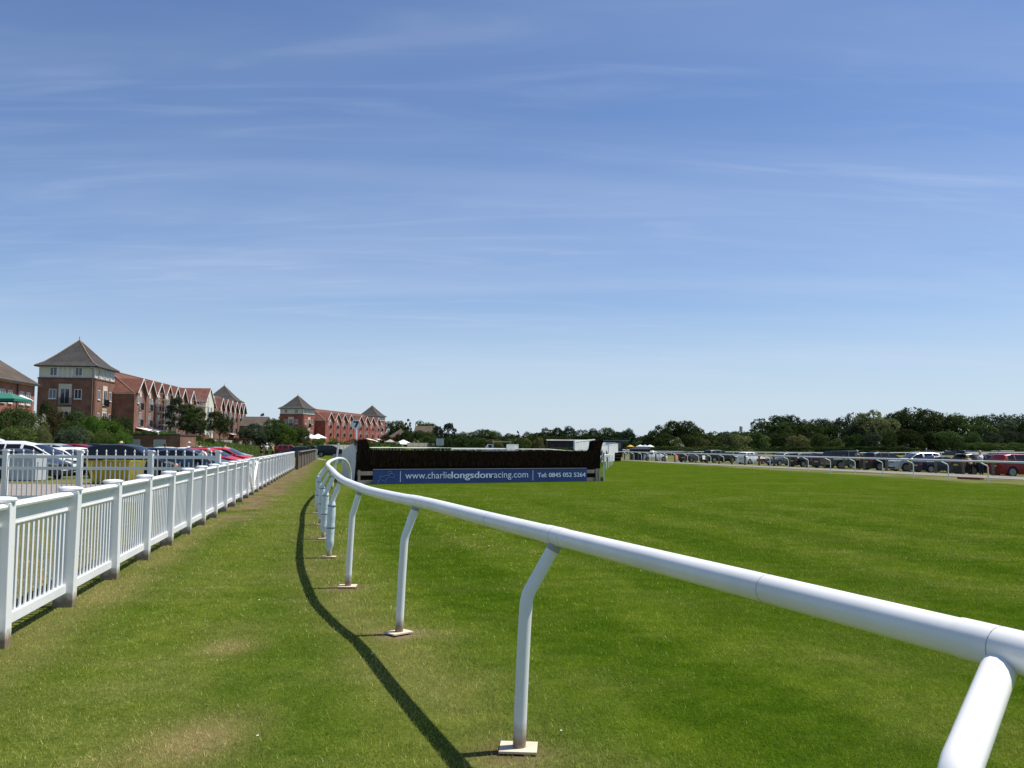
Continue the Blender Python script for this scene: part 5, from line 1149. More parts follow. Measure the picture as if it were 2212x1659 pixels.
# twin board sign far away
sg = Vector((atX(950.5, 160), 160, 0)); e = empty('twin_board_sign', sg, 0, 'distant sign of two pale boards on one post above the birch fence', 'sign')
MB().tube([(0, 0, 0), (0, 0, 3.1)], .06, 6).build('post', GALV, e)
for s in (-1, 1): MB().box(s * .38 - .33, s * .38 + .33, -.07, -.02, 1.75, 3.05).build('board', mat('pale_board', (0.50, 0.55, 0.55), 0.5), e)

# ------------------------------------------------------------------ people
def skin_mesh(name, joints, edges, m, parent, sub=2, root=0):
    me = bpy.data.meshes.new(name); me.from_pydata([j[0] for j in joints], edges, []); o = bpy.data.objects.new(name, me); COL.objects.link(o)
    o.modifiers.new('skin', 'SKIN'); sl_ = me.skin_vertices[0].data if me.skin_vertices else None
    if not me.skin_vertices:
        bm = bmesh.new(); bm.from_mesh(me); bm.verts.layers.skin.verify(); bm.to_mesh(me); bm.free(); sl_ = me.skin_vertices[0].data
    for i, j in enumerate(joints): r_ = j[1]; sl_[i].radius = (r_, r_) if not isinstance(r_, tuple) else r_; sl_[i].use_root = (i == root)
    s = o.modifiers.new('sub', 'SUBSURF'); s.levels = sub; s.render_levels = sub
    bpy.context.view_layer.update(); ne = bpy.data.meshes.new_from_object(o.evaluated_get(bpy.context.evaluated_depsgraph_get())); bpy.data.objects.remove(o)
    ne.name = name; ne.materials.clear(); ne.materials.append(m); ne.polygons.foreach_set('use_smooth', [True] * len(ne.polygons))
    r = bpy.data.objects.new(name, ne); COL.objects.link(r); r.parent = parent; return r
def person(x, y, rz, label, shirt, trousers, hair, pose='stand', hat=None, h=1.74, shorts=False, vest=None, z=None, group=None, hairm=None):
    e = empty('person', (x, y, ztf(x, y) if z is None else z), rz, label, 'person', group); k = h / 1.75
    V = lambda *a: Vector(a) * k
    if pose == 'sit':
        hip = V(0, 0, .22); kn = [V(.42, -.12, .42), V(.42, .12, .42)]; an = [V(.62, -.12, .08), V(.62, .12, .08)]; lean = .08
    elif pose == 'walk':
        hip = V(0, 0, .92); kn = [V(.16, -.10, .52), V(-.04, .10, .48)]; an = [V(.28, -.10, .09), V(-.34, .10, .14)]; lean = .06
    elif pose == 'bend':
        hip = V(-.1, 0, .93); kn = [V(.0, -.10, .50), V(-.02, .10, .50)]; an = [V(0, -.11, .08), V(-.05, .11, .08)]; lean = .5
    else:
        hip = V(0, 0, .93); kn = [V(.02, -.10, .50), V(.0, .10, .50)]; an = [V(0, -.12, .08), V(-.02, .12, .08)]; lean = .03
    up = Vector((math.sin(lean * 1.6), 0, math.cos(lean * 1.6))); ch = hip + up * .34 * k; sh = hip + up * .50 * k; nk = hip + up * .57 * k; hd = nk + Vector((up.x * .5 + .02, 0, .17)) * k * .92
    if lean > .3: hd = nk + Vector((.13, 0, .06)) * k
    el = [sh + V(.04, -.25, -.27), sh + V(.04, .25, -.27)]; wr_ = [sh + V(.22, -.20, -.44), sh + V(.20, .20, -.46)]
    if pose == 'walk': wr_ = [sh + V(.25, -.2, -.35), sh + V(-.15, .22, -.50)]
    if pose == 'bend': el = [sh + V(.1, -.22, -.25), sh + V(.1, .22, -.25)]; wr_ = [sh + V(.28, -.15, -.42), sh + V(.28, .15, -.42)]
    if pose == 'reach': el[0] = sh + V(.2, -.24, -.15); wr_[0] = sh + V(.42, -.2, -.05)
    shl = [sh + V(0, -.18, 0), sh + V(0, .18, 0)]
    J = [(hip, (.13 * k, .15 * k)), (ch, (.12 * k, .155 * k)), (sh, (.08 * k, .12 * k)), (nk, .052 * k), (hd - V(.0, 0, .05), .068 * k), (hd + V(0, 0, .055), .074 * k)]
    E = [(0, 1), (1, 2), (2, 3), (3, 4), (4, 5)]
    for s in (0, 1):
        b_ = len(J); J += [(shl[s], .06 * k), (el[s], .042 * k), (wr_[s], .030 * k), (wr_[s] + (wr_[s] - el[s]).normalized() * .08 * k, .028 * k)]; E += [(2, b_), (b_, b_ + 1), (b_ + 1, b_ + 2), (b_ + 2, b_ + 3)]
        b_ = len(J); hj = hip + V(0, (-.09, .09)[s], -.05); J += [(hj, .088 * k), (kn[s], .058 * k), (an[s], .04 * k), (an[s] + V(.14, 0, -.04), .035 * k)]; E += [(0, b_), (b_, b_ + 1), (b_ + 1, b_ + 2), (b_ + 2, b_ + 3)]
    skin_mesh('body', J, E, SKINM, e, 1)
    g = 1.22
    SJ = [(hip + up * .02, (.15 * k, .17 * k)), (ch, (.14 * k, .18 * k)), (sh, (.10 * k, .14 * k))]; SE = [(0, 1), (1, 2)]
    for s in (0, 1): b_ = len(SJ); SJ += [(shl[s], .078 * k), (shl[s].lerp(el[s], .75), .062 * k)]; SE += [(2, b_), (b_, b_ + 1)]
    skin_mesh('shirt', SJ, SE, shirt, e, 1)
    TJ = [(hip + up * .04, (.145 * k, .165 * k))]; TE = []
    for s in (0, 1):
        b_ = len(TJ); hj = hip + V(0, (-.09, .09)[s], -.06); TJ += [(hj, .105 * k), (kn[s] if not shorts else kn[s] + V(0, 0, .04), .078 * k)]; TE += [(0, b_), (b_, b_ + 1)]
        if not shorts: TJ += [(an[s] + V(0, 0, .03), .06 * k)]; TE += [(b_ + 1, b_ + 2)]
    skin_mesh('trousers', TJ, TE, trousers, e, 1)
    hs_ = MB()
    if hat is None:
        hs_.lathe([(.085 * k, -.03 * k), (.093 * k, .03 * k), (.08 * k, .09 * k), (.03 * k, .125 * k)], tuple(hd + V(-.02, 0, .03)), 12); hs_.build('hair', hair, e, True, angle=80)
    else:
        rb = .17 if hat[1] == 'brim' else .10
        hs_.lathe([(.09 * k, .0), (rb * k, .004), (rb * k, .016), (.092 * k, .02), (.085 * k, .10 * k), (.03 * k, .115 * k)], tuple(hd + V(0, 0, .05)), 14); hs_.build('hat', hat[0], e, True, angle=60)
    fc = MB(); fx = hd + V(.075, 0, -.01); fc.box(fx.x - .02, fx.x + .018, fx.y - .012, fx.y + .012, fx.z - .025, fx.z + .02); fc.build('nose', SKINM, e)
    for s in (0, 1): 
        sh_ = MB(); a_ = an[s]; sh_.box(a_.x - .06, a_.x + .2, a_.y - .045, a_.y + .045, a_.z - .085, a_.z - .02); sh_.build('shoe', TRIM, e)
        # hand: palm, four fingers, thumb
        w0 = wr_[s]; dr = (wr_[s] - el[s]).normalized(); sd_ = Vector((0, 1, 0)); hm = MB(); hm.bar(w0 + dr * .02, w0 + dr * .10, .07 * k, .028 * k, (0, 1, 0))
        for q_ in range(4): o_ = dr.cross(sd_).normalized() * ((q_ - 1.5) * .018); a0 = w0 + dr * .10 + o_; hm.tube([a0, a0 + dr * (.035 + .006 * (q_ in (1, 2))), a0 + dr * .055 + Vector((.01, 0, -.012))], .008, 6)
        o_ = dr.cross(sd_).normalized() * -.035; hm.tube([w0 + dr * .04 + o_, w0 + dr * .075 + o_ * 1.7], .010, 6); hm.build('hand', SKINM, e)
    return e
def cloth(n, c): return mat('cloth_' + n, c, 0.85, var=0.12, vs_=8)
WH, BK, NV, BL_, KH, GY = cloth('white', (.72, .72, .74)), cloth('black', (.012, .012, .014)), cloth('navy', (.015, .02, .05)), cloth('pale_blue', (.35, .45, .62)), cloth('khaki', (.35, .28, .18)), cloth('grey', (.22, .23, .24))
HIV = cloth('hi_vis', (.55, .75, .06)); PAT = mat('patterned_cloth', (.3, .32, .34), .85, var=.9, vs_=14); HRB, HRG, HRT = mat('dark_hair', (.03, .02, .015), .7), mat('grey_hair', (.45, .44, .42), .8), mat('tan_hair', (.30, .19, .10), .8)
STRAW = mat('straw', (.72, .62, .36), .8)
def pe(xd, Y, *a, **k): return person(atX(xd, Y), Y, *a, **k)
pe(259, 50.2, 0.2, 'person in a straw hat and patterned shirt between the left cars', PAT, cloth('red', (.5, .03, .03)), HRB, 'stand', hat=(STRAW, 'brim'), h=1.78)
pe(355, 56.5, 0.5, 'dark-haired person standing among the cars below the garage doors', GY, BK, HRB, h=1.68)
pe(432, 42.6, 0.3, 'person in a white shirt bending over beside the blue car', WH, NV, HRG, 'bend', h=1.72)
pe(374, 30.5, 0.6, 'bald person sitting low behind the white fence, only the head visible', BL_, KH, mat('bald_skin', (.5, .28, .2), .5), 'sit', h=1.62)
pe(406.5, 73, 0.2, 'person in white with a white hat next to the garage corner', WH, KH, HRG, hat=(CANVAS, 'brim'), h=1.85)
pe(433, 70, 2.8, 'person in a white top standing beside the white sloping car', WH, BK, HRB, h=1.8)
pe(485, 66, 1.2, 'person in a dark cap and pale blue shirt behind the navy roofline', BL_, NV, HRB, hat=(NV, 'cap'), h=1.8)
pe(565, 108, 1.6, 'person in black shirt and black shorts, left of the standing pair', BK, BK, HRB, shorts=True, h=1.8)
pe(576.5, 109, 1.8, 'person in white shirt, black trousers and white cap, right of the standing pair', WH, BK, HRB, hat=(CANVAS, 'cap'), h=1.85)
pe(590, 112, 3.4, 'person in a hi-vis vest striding towards the standing pair', HIV, BK, HRT, 'walk', h=1.7)
pe(1601.5, 106, 0.4, 'person in a yellow hi-vis jacket behind the white hatchback', HIV, BK, HRB, h=1.75)
pe(2117.5, 62.6, 1.9, 'person in a white polo shirt and dark trousers at the open boot', WH, NV, HRG, 'reach', h=1.84)
pe(2094, 64.0, 1.4, 'tan-haired person leaning at the open boot beside the white shirt', KH, BK, HRT, 'bend', h=1.7)
pe(1851, 79.5, 0.5, 'grey-clothed person standing at the front of the pickup truck', GY, BK, HRG, h=1.78)
pe(1353, 186, 0.4, 'distant person in orange left of the yellow parasol', cloth('orange', (.5, .12, .03)), BK, HRB); pe(1372, 184, 0.4, 'distant person in white between the yellow and white parasols', WH, BK, HRB)
# ------------------------------------------------------------------ trees and shrubs
def crown_mesh(seed, n, leaf, kind='round'):
    rg = np.random.default_rng(seed); K = {'round': 20, 'oak': 24, 'birch': 70, 'hedge': 40, 'shrub': 30, 'pine': 40}[kind]
    C = []; Rr = []
    while len(C) < K:
        p = rg.uniform(-1, 1, 3)
        if kind in ('round', 'oak', 'shrub'):
            if np.linalg.norm(p) > 1: continue
            f = 0.62 if kind != 'oak' else 0.66
            c = np.array([p[0] * .5 * f, p[1] * .5 * f, .5 + p[2] * .5 * (f + .04)])
            if kind == 'shrub' : c[2] = max(.12, .36 + p[2] * .42)
            r = rg.uniform(.15, .23) if kind != 'oak' else rg.uniform(.13, .21)
        elif kind == 'hedge':
            c = np.array([p[0] * .42, p[1] * .36, .42 + p[2] * .40]); r = rg.uniform(.10, .17)
        elif kind == 'birch':
            z = rg.uniform(.05, .93); w = .40 * math.sin(math.pi * (z * .8 + .16)); a = rg.uniform(0, 6.28); q = rg.uniform(.2, 1) ** .5
            c = np.array([math.cos(a) * w * q, math.sin(a) * w * q, z]); r = rg.uniform(.06, .12)
        else:
            z = rg.uniform(.04, .95); w = .44 * (1 - z) ** .7; a = rg.uniform(0, 6.28); q = rg.uniform(.2, 1) ** .5
            c = np.array([math.cos(a) * w * q, math.sin(a) * w * q, z]); r = rg.uniform(.06, .12) * (1.15 - z * .6)
        C.append(c); Rr.append(r)
    C = np.array(C); Rr = np.array(Rr); j = rg.choice(K, n, p=Rr ** 2 / (Rr ** 2).sum())
    d = rg.normal(size=(n, 3)); d /= np.linalg.norm(d, axis=1)[:, None]; low = d[:, 2] < -.35; d[low, 2] *= -.6; d /= np.linalg.norm(d, axis=1)[:, None]
    CL = max(60, n // 16); cid = rg.integers(0, CL, n); cj = rg.choice(K, CL, p=Rr ** 2 / (Rr ** 2).sum()); cd = rg.normal(size=(CL, 3)); cd /= np.linalg.norm(cd, axis=1)[:, None]; cl_ = cd[:, 2] < -.35; cd[cl_, 2] *= -.6; cd /= np.linalg.norm(cd, axis=1)[:, None]
    j = cj[cid]; d = cd[cid] + rg.normal(size=(n, 3)) * .17; d /= np.linalg.norm(d, axis=1)[:, None]; crad = (.86 + .20 * rg.random(CL))[cid]; csh = rg.random(CL)[cid]
    rad = Rr[j] * crad * (0.86 + 0.18 * rg.random(n)) * (1 + 0.16 * np.sin(d[:, 0] * 9 + j) * np.sin(d[:, 2] * 8 + j * 2))
    P = C[j] + d * rad[:, None]
    dist = np.linalg.norm(P[:, None, :] - C[None], axis=2) / Rr[None]; dist[np.arange(n), j] = 9; inside = dist.min(1) < .62
    keep = ~inside | (rg.random(n) < .12); P = P[keep]; d = d[keep]; j = j[keep]; n = len(P)
    P[:, 2] = np.clip(P[:, 2], 0, None)
    nr = d + rg.normal(size=(n, 3)) * .55; nr /= np.linalg.norm(nr, axis=1)[:, None]
    t = np.cross(nr, rg.normal(size=(n, 3))); t /= np.linalg.norm(t, axis=1)[:, None]; b = np.cross(nr, t)
    s = leaf * rg.uniform(.5, 1.35, n)[:, None]
    q = np.stack([P - t * s, P - b * s * .62, P + t * s, P + b * s * .62], 1).reshape(-1, 3)
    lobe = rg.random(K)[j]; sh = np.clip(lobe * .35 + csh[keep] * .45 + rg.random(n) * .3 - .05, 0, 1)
    zz = q[:, 2]; q[:, 2] = (zz - zz.min()) / (zz.max() - zz.min()); r_ = max(np.abs(q[:, 0]).max(), np.abs(q[:, 1]).max()) * 2; q[:, 0] /= r_ * .94; q[:, 1] /= r_ * .94
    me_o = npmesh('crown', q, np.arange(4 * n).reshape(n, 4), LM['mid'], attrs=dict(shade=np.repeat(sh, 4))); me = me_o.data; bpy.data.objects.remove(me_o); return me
LM = {'mid': leafmat('leaf_mid', (.024, .044, .012), (.092, .128, .040)), 'dark': leafmat('leaf_dark', (.015, .029, .010), (.060, .086, .028)), 'light': leafmat('leaf_light', (.045, .075, .018), (.13, .165, .050)),
      'bright': leafmat('leaf_bright', (.035, .085, .014), (.11, .185, .035)), 'grey': leafmat('leaf_grey', (.022, .036, .018), (.095, .118, .068)), 'brown': leafmat('leaf_brown', (.035, .028, .014), (.09, .075, .035)), 'blue': leafmat('leaf_bluegreen', (.014, .034, .016), (.055, .095, .045)),
      'cream': leafmat('blossom_cream', (.30, .30, .20), (.66, .63, .46)), 'elder': leafmat('leaf_elder', (.05, .07, .018), (.22, .23, .10))}
PR = {}
def proto(kind, lod, v):
    k = (kind, lod, v)
    if k not in PR:
        n, leaf = {'bloom': (2600, .017), 'far': (7000, .021), 'mid': (17000, .0150), 'near': (30000, .0105)}[lod]
        if kind == 'birch': n = int(n * 1.3)
        if kind in ('hedge', 'shrub'): leaf *= 1.12
        PR[k] = crown_mesh(hash((kind, v)) % 1000 if False else (sum(map(ord, kind)) * 7 + v * 13 + len(lod)), n, leaf, kind)
    return PR[k]
BARK = mat('bark', (.07, .055, .04), .95, var=.3, vs_=3, stretch=(1, 1, .2)); BBARK = mat('birch_bark', (.50, .48, .43), .85, var=.45, vs_=4, stretch=(1, 1, 2))
TRK = {}
def trunk_mesh(v):
    if v not in TRK:
        rn = random.Random(v); m = MB(); m.tube([(0, 0, -.02), (.01, 0, .2), (.0, .02, .45), (.02, 0, .8)], [.030, .022, .016, .005], 8)
        for k in range(8):
            a = k * 2.4 + rn.random(); z = .22 + .06 * k; l_ = .26 - .015 * k; m.tube([(0, 0, z), (math.cos(a) * l_ * .5, math.sin(a) * l_ * .5, z + l_ * .4), (math.cos(a) * l_, math.sin(a) * l_, z + l_ * .9)], [.011, .007, .002], 5)
        o = m.build('trunk', BARK, None, True); TRK[v] = o.data; bpy.data.objects.remove(o)
    return TRK[v]
rt = random.Random(11)
def tree(xd, top, wd, Y, kind, tone, label, lod='far', name='tree', cat='tree', crown_from=.12, group=None, dpt=None, base=None, v=None, x=None, bark=None, trunk=True, height=None, width=None):
    bloom = tone == 'cream'; tone = 'light' if bloom else tone
    X_ = atX(xd, Y) if x is None else x; zb = ztf(X_, Y) if base is None else base; H = (at(xd, top, Y).z - zb) if height is None else height; Wd = wd / FPX * Y if width is None else width
    e = empty(name, (X_, Y, zb), rt.uniform(0, 6.28) if kind != 'hedge' else 0, label, cat, group)
    v = rt.randrange(4) if v is None else v
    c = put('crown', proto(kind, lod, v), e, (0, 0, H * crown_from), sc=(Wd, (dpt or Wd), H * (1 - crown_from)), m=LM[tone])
    if bloom: put('blossom', proto(kind, 'bloom', v), e, (0, 0, H * crown_from), sc=(Wd * 1.04, Wd * 1.04, H * (1 - crown_from) * 1.02), m=LM['cream'])
    if trunk: put('trunk', trunk_mesh(v), e, sc=(max(.7 * Wd, .5 * H),) * 2 + (H,), m=bark or BARK)
    return e
def T(rows, fmt, wf=1.0, up=0, **k):
    rows = [(r_[0], r_[1] - up, r_[2] * wf) + tuple(r_[3:]) for r_ in rows]
    for i, r_ in enumerate(rows): tree(*r_[:6], label=r_[6] if len(r_) > 6 else fmt % ORD[i], **k)
GT_ = 'trees behind the right-hand rails'
T([(1672, 902, 82, 250, 'oak', 'dark'), (1706, 900, 74, 262, 'oak', 'dark'), (1742, 911, 62, 262, 'round', 'mid'), (1775, 908, 58, 285, 'oak', 'blue'), (1808, 910, 56, 282, 'round', 'mid'), (1851, 896, 74, 255, 'oak', 'grey'), (1889, 890, 76, 252, 'oak', 'elder', 'pale blossoming tall tree in the wood behind the right-hand cars'),
   (1927, 897, 58, 268, 'round', 'dark'), (1968, 883, 92, 258, 'oak', 'dark', 'tallest dark tree of the wood behind the right-hand cars'), (2004, 888, 66, 266, 'round', 'dark'), (2040, 893, 74, 252, 'oak', 'mid'), (2080, 897, 72, 248, 'round', 'mid'), (2118, 901, 66, 256, 'oak', 'mid'), (2152, 897, 76, 280, 'oak', 'grey'), (2192, 898, 80, 284, 'oak', 'grey'), (2232, 904, 70, 270, 'oak', 'dark')],
  'tall tree in the wood behind the right-hand cars, %s from its left end', lod='mid', crown_from=.0, group=GT_, wf=1.36, up=6)
T([(1652, 925, 36, 240, 'shrub', 'dark'), (1690, 930, 60, 240, 'shrub', 'dark'), (1726, 936, 56, 232, 'shrub', 'elder'), (1770, 934, 54, 238, 'shrub', 'mid'), (1805, 944, 42, 232, 'shrub', 'light'), (1842, 935, 60, 238, 'shrub', 'dark'), (1885, 932, 60, 236, 'shrub', 'grey'), (1918, 928, 46, 238, 'shrub', 'mid'), (1962, 925, 76, 238, 'shrub', 'dark'), (2010, 930, 60, 240, 'shrub', 'dark'), (2050, 925, 70, 236, 'shrub', 'mid'), (2096, 930, 60, 240, 'shrub', 'mid'), (2140, 930, 60, 244, 'shrub', 'grey'), (2180, 925, 60, 250, 'shrub', 'grey'), (2220, 930, 50, 250, 'shrub', 'dark')],
  'low understorey tree along the foot of the right-hand wood, %s from the left', lod='mid', crown_from=0.0, name='shrub', cat='shrub', group='bushes under the right-hand wood', trunk=False)
T([(1425, 921, 52, 222, 'oak', 'dark', 'left shoulder tree of the big dark clump right of the hurdle wings'), (1452, 911, 66, 225, 'oak', 'dark', 'tallest left tree of the big dark clump right of the hurdle wings'), (1484, 911, 60, 225, 'oak', 'dark', 'central tree of the big dark clump right of the hurdle wings'), (1508, 926, 52, 222, 'oak', 'mid', 'right tree of the big dark clump right of the hurdle wings')],
  '%s', lod='mid', crown_from=.0, wf=1.2, up=4)
T([(1405, 940, 36, 218, 'shrub', 'dark'), (1440, 940, 50, 214, 'shrub', 'dark'), (1463, 948, 26, 210, 'shrub', 'cream', 'small cream flowering bush at the foot of the dark clump'), (1492, 940, 46, 216, 'shrub', 'mid'), (1530, 938, 52, 218, 'shrub', 'mid'), (1518, 948, 26, 212, 'shrub', 'elder', 'pale elder bush right of the dark clump'), (1562, 936, 52, 222, 'shrub', 'grey'), (1595, 940, 50, 220, 'shrub', 'elder'), (1625, 934, 44, 226, 'shrub', 'mid'), (1640, 938, 34, 230, 'shrub', 'light')],
  'bush below the distant ridge between the two right-hand woods, %s', lod='mid', crown_from=0.0, wf=1.4, up=4, name='shrub', cat='shrub', trunk=False)
T([(1540, 931, 40, 480, 'round', 'mid'), (1568, 930, 34, 490, 'round', 'blue'), (1590, 929, 34, 500, 'round', 'mid'), (1618, 932, 34, 480, 'round', 'mid'), (1640, 931, 34, 470, 'oak', 'mid')],
  'distant tree on the ridge below the telecom mast, %s from the left', lod='far', crown_from=0.0, group='distant ridge trees', wf=1.5)
T([(1158, 934, 34, 270, 'round', 'mid'), (1178, 923, 42, 262, 'oak', 'dark'), (1203, 922, 40, 262, 'oak', 'blue'), (1229, 919, 44, 262, 'round', 'blue'), (1257, 926, 38, 264, 'oak', 'dark'), (1282, 924, 42, 262, 'round', 'dark'), (1312, 922, 42, 262, 'oak', 'mid'), (1333, 931, 34, 268, 'round', 'dark'), (1356, 924, 46, 258, 'round', 'blue'), (1384, 942, 30, 275, 'round', 'mid'), (1400, 938, 28, 270, 'oak', 'mid')],
  'round tree in the row behind the hurdle wings, %s from the left', lod='mid', crown_from=.03, group='tree row behind the hurdle wings', wf=1.35)
T([(1130, 942, 44, 205, 'shrub', 'light'), (1165, 943, 40, 205, 'shrub', 'elder'), (1100, 946, 44, 210, 'shrub', 'mid'), (1068, 948, 50, 205, 'shrub', 'elder', 'wide pale flowering bush behind the small white truck'), (1035, 942, 50, 215, 'shrub', 'mid'), (998, 940, 50, 220, 'shrub', 'mid'), (965, 942, 46, 222, 'shrub', 'dark'), (930, 940, 44, 222, 'shrub', 'mid'), (1188, 950, 24, 210, 'shrub', 'light'), (1215, 952, 40, 240, 'shrub', 'dark'), (1260, 953, 40, 240, 'shrub', 'dark'), (1310, 953, 40, 240, 'shrub', 'dark'), (1345, 952, 40, 240, 'shrub', 'dark'), (1378, 953, 36, 240, 'shrub', 'mid')],
  'bush of the hedge above the birch fence, %s along it', lod='mid', crown_from=0.0, name='shrub', cat='shrub', group='bushes above the birch fence', trunk=False)
T([(843, 911, 36, 330, 'round', 'blue'), (860, 909, 36, 325, 'oak', 'mid'), (881, 906, 20, 290, 'pine', 'dark', 'narrow dark conifer between the two brown roofs'), (905, 909, 32, 335, 'oak', 'bright'), (928, 914, 36, 330, 'round', 'mid'), (946, 921, 24, 300, 'birch', 'grey'), (968, 914, 34, 262, 'birch', 'grey', 'open feathery tree with gaps of sky, standing alone'), (998, 933, 28, 290, 'oak', 'dark'), (1022, 933, 46, 290, 'round', 'mid'), (1046, 928, 54, 290, 'oak', 'mid'), (1075, 931, 44, 290, 'round', 'mid'), (1096, 937, 32, 285, 'oak', 'dark'), (1119, 932, 16, 280, 'pine', 'dark', 'small pointed conifer above the birch fence'), (1143, 933, 34, 280, 'oak', 'brown'), (1110, 940, 40, 290, 'round', 'mid')],
  'tree of the background wood over the birch fence, %s counted from the red tower', lod='mid', crown_from=.02, up=2, group='background wood over the birch fence', wf=1.3)
T([(882, 925, 40, 262, 'round', 'dark'), (905, 928, 50, 255, 'round', 'mid'), (925, 930, 44, 250, 'oak', 'mid'), (862, 936, 30, 270, 'shrub', 'brown'), (833, 938, 30, 268, 'shrub', 'brown'), (896, 947, 22, 228, 'shrub', 'cream', 'cream flowering bush right of the white parasol'), (915, 945, 44, 232, 'shrub', 'bright'), (850, 952, 40, 222, 'shrub', 'bright')],
  'garden shrub in front of the brown-roofed houses, %s', lod='mid', crown_from=0.0, name='shrub', cat='shrub', group='garden shrubs by the brown-roofed houses', trunk=False)
# between the two brick groups
T([(565, 892, 34, 300, 'pine', 'dark', 'dark cedar-like tree above the grey roofs'), (588, 902, 32, 310, 'oak', 'dark'), (606, 901, 32, 300, 'round', 'mid'), (530, 906, 16, 330, 'round', 'dark'), (602, 897, 16, 280, 'pine', 'dark', 'dark conifer tip touching the left side of the red tower'), (620, 905, 40, 290, 'oak', 'mid')],
  'tree behind the grey-roofed houses, %s', lod='mid', crown_from=.05, group='trees behind the grey-roofed houses')
T([(551, 920, 58, 138, 'oak', 'grey', 'large dull green bush below the grey roofs'), (597, 910, 54, 150, 'oak', 'mid', 'tall bush hiding the left foot of the red tower'), (618, 925, 44, 142, 'round', 'bright', 'fresh green bush in the middle below the red tower'), (650, 924, 52, 170, 'round', 'mid', 'rounded green bush right below the red tower'), (530, 928, 30, 150, 'round', 'dark', 'small dark bush at the right end of the brown terrace'), (580, 925, 50, 140, 'oak', 'dark', 'dark bush between the dull green one and the tall one')],
  '%s', lod='mid', crown_from=0.0, name='bush', cat='bush', trunk=False, wf=1.35, up=7)
def hedge(xa, xb, Ya, Yb, top, tone, label, lod='mid', dpt=3.5, base=None, name='hedge', bot=None):
    Y = (Ya + Yb) / 2; a = Vector((atX(xa, Ya), Ya, 0)); b = Vector((atX(xb, Yb), Yb, 0)); c = (a + b) / 2; zb = (ztf(c.x, c.y) if base is None else base); H = at((xa + xb) / 2, top, Y).z - zb
    e = empty(name, (c.x, c.y, zb), math.atan2(b.y - a.y, b.x - a.x), label, 'hedge'); put('foliage', proto('hedge', lod, len(label) % 4), e, sc=((b - a).length * 1.08, dpt, H), m=LM[tone]); return e
hedge(668, 712, 180, 190, 948, 'bright', 'clipped green hedge below the garden parasols'); hedge(708, 752, 185, 200, 946, 'bright', 'clipped green hedge below the left gables of the red terrace'); hedge(750, 790, 190, 210, 947, 'mid', 'hedge piece behind the number disc'); hedge(786, 842, 200, 215, 950, 'bright', 'bright hedge at the foot of the right gables')
hedge(650, 720, 152, 165, 960, 'mid', 'lower dark hedge above the blue hatchback'); hedge(700, 770, 168, 180, 953, 'dark', 'dark hedge behind the plank wing'); hedge(590, 660, 135, 150, 962, 'dark', 'low dark hedge behind the dark red car')
hedge(2080, 2260, 232, 225, 955, 'light', 'pale rough hedge in front of the wood at the right edge'); hedge(1930, 1990, 225, 225, 962, 'mid', 'low scrub at the foot of the right-hand wood')
hedge(1140, 1400, 252, 250, 940, 'dark', 'dark understorey below the round tree row', dpt=5); hedge(820, 1140, 300, 285, 941, 'dark', 'dark understorey of the wood over the birch fence', dpt=6); hedge(1370, 1640, 205, 205, 963, 'mid', 'low scrub line behind the far running rails', dpt=3); hedge(1640, 2090, 222, 222, 964, 'dark', 'long low dark scrub below the right-hand wood', dpt=4); hedge(1180, 1300, 176, 176, 965.5, 'mid', 'low grass and scrub in front of the long shed', dpt=2)
# bushes on the left, behind the cars
T([(-8, 872, 90, 80, 'shrub', 'mid', 'big glossy green bush at the left edge behind the cars'), (48, 873, 110, 78, 'round', 'mid', 'tall dark green bush left of the flowering one'), (30, 915, 110, 70, 'shrub', 'light', 'lower bush behind the white people carrier'), (82, 895, 46, 74, 'shrub', 'cream', 'bush covered in creamy white blossom behind the white cars'), (92, 918, 50, 71, 'shrub', 'elder', 'leafy lower bush with some blossom beside the white one'), (112, 878, 110, 84, 'oak', 'brown', 'dull brownish bush right of the flowering one'), (102, 862, 60, 92, 'oak', 'dark', 'dark shrub top below the nearest tower'), (160, 880, 90, 82, 'oak', 'mid', 'green and brown bush below the nearest tower'), (186, 892, 60, 78, 'round', 'bright', 'fresh green bush top in the middle of the left hedge bank'), (150, 918, 90, 74, 'shrub', 'grey', 'dusty bush behind the silver white car'), (232, 898, 96, 84, 'shrub', 'bright', 'broad bright green mound left of the garages'), (205, 925, 80, 76, 'shrub', 'light', 'lower pale bush behind the dark red people carrier'), (255, 930, 60, 80, 'shrub', 'bright', 'bright bush touching the garage block'), (262, 893, 44, 96, 'shrub', 'dark', 'dark shrub top beside the end of the brown terrace'), (235, 890, 60, 98, 'shrub', 'dark', 'low dark shrub in front of the nearest tower')],
  '%s', lod='near', crown_from=0.0, name='bush', cat='bush', trunk=False, base=-0.3, wf=1.1)
hedge(262, 330, 104, 107, 928, 'mid', 'ivy hedge covering the left part of the garage roof', 'near', 3.5); hedge(322, 380, 106, 109, 929, 'bright', 'ivy hedge covering the right part of the garage roof', 'near', 3)
tree(378, 856, 54, 118, 'birch', 'grey', 'light feathery birch with pale trunk before the brown terrace', 'near', crown_from=.25, v=1, bark=BBARK, name='birch_tree')
tree(402, 872, 44, 120, 'birch', 'mid', 'slim birch just right of the pale-trunked one', 'near', crown_from=.2, v=2, name='birch_tree'); tree(420, 878, 62, 116, 'birch', 'mid', 'fuller drooping tree hiding the cream gabled bay', 'near', crown_from=.15, v=3)
tree(474, 886, 60, 122, 'round', 'dark', 'dense dark round-crowned tree before the brown terrace', 'near', crown_from=.16, v=2)
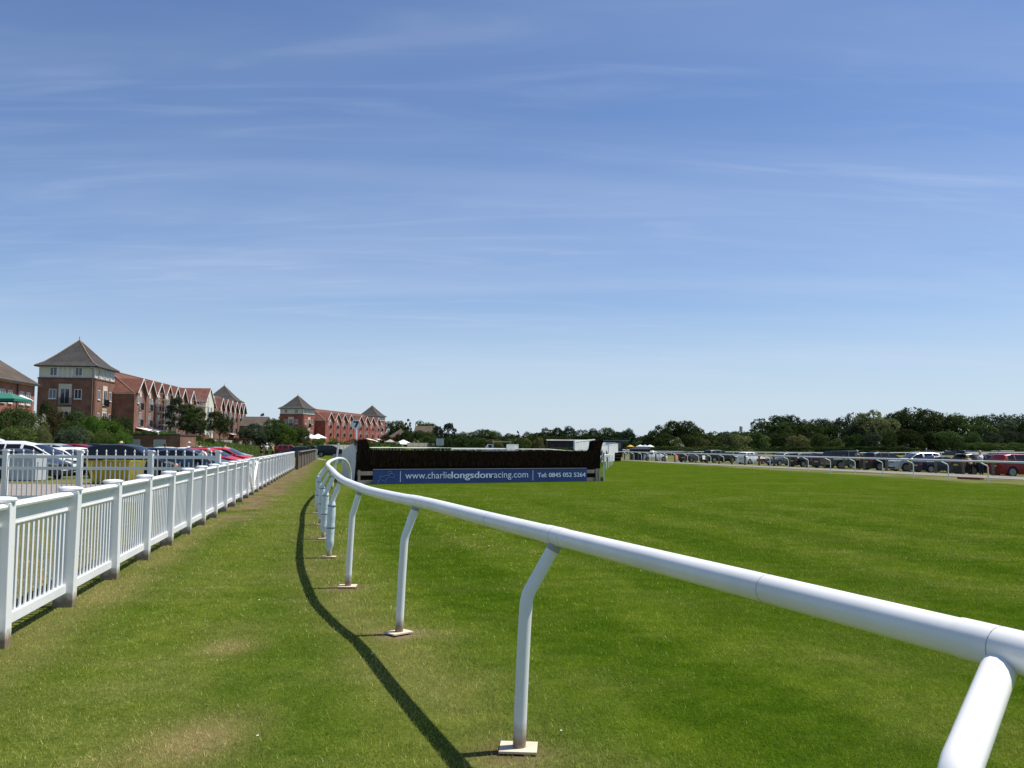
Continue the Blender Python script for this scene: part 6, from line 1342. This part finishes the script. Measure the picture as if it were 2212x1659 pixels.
T([(428, 940, 30, 112, 'shrub', 'mid', 'scruffy shrub below the cream gabled bay'), (452, 946, 26, 112, 'shrub', 'dark', 'dark shrub at the left end of the pale garden fence'), (505, 944, 34, 128, 'shrub', 'brown', 'dry brown shrub beneath the right awning'), (530, 944, 30, 132, 'shrub', 'brown', 'second dry shrub right of the right awning'), (693, 984, 10, 118, 'shrub', 'mid', 'small bush by the end of the pale wooden fence')], '%s', lod='mid', crown_from=0.0, name='shrub', cat='shrub', trunk=False)
# tall weeds on the banks: nobody could count them
def weeds():
    rg = np.random.default_rng(8); n = 42000; Y = rg.uniform(62, 150, n); u = rg.random(n); X_ = facade_x(Y) + 9 + u * 16
    k = (atXv(X_, Y) > 400) & (atXv(X_, Y) < 640) & (Y > 99); 
    X_, Y = X_[k], Y[k]; n = len(Y); h = rg.uniform(.12, .5, n); a = rg.uniform(0, 6.28, n); w = rg.uniform(.03, .08, n); z = zt(X_, Y); lx, ly = rg.normal(0, .16, n), rg.normal(0, .16, n)
    V = np.stack([np.stack([X_ - np.cos(a) * w, Y - np.sin(a) * w, z - .02], 1), np.stack([X_ + np.cos(a) * w, Y + np.sin(a) * w, z - .02], 1), np.stack([X_ + lx, Y + ly, z + h], 1)], 1).reshape(-1, 3)
    o = npmesh('tall_weeds', V, np.arange(3 * n).reshape(n, 3), leafmat('weed_leaf', (.075, .125, .022), (.20, .26, .07), .3), attrs=dict(shade=np.repeat(rg.random(n), 3))); tag(o, 'tall unmown weeds on the grassy bank behind the left cars', 'weeds', kind='stuff')
def atXv(X_, Y): return CXP + FPX * X_ / Y
weeds()
# far wood closing the horizon
def farwood():
    rg = np.random.default_rng(3); out = []
    o = PR[('oak', 'far', 0)] if ('oak', 'far', 0) in PR else proto('oak', 'far', 0)
    co = np.zeros(len(o.vertices) * 3, np.float32); o.vertices.foreach_get('co', co); co = co.reshape(-1, 3)[: 4 * 1400]; nq = len(co) // 4
    V = []; F = []; Sh = []; b = 0
    for i in range(70):
        x = -420 + 840 * i / 69 + rg.normal(0, 4); y = 430 + rg.normal(0, 15); s = rg.uniform(22, 32); h = rg.uniform(7.0, 9.5)
        q = co * np.array([s, s, h]) + np.array([x, y, -.5]); V.append(q); F.append(np.arange(4 * nq).reshape(nq, 4) + b); b += 4 * nq; Sh.append(np.full(4 * nq, rg.random()))
    w = npmesh('distant_woodland', np.concatenate(V), np.concatenate(F), LM['mid'], attrs=dict(shade=np.concatenate(Sh))); tag(w, 'low far-off woodland closing the horizon', 'woodland', kind='stuff')
farwood()
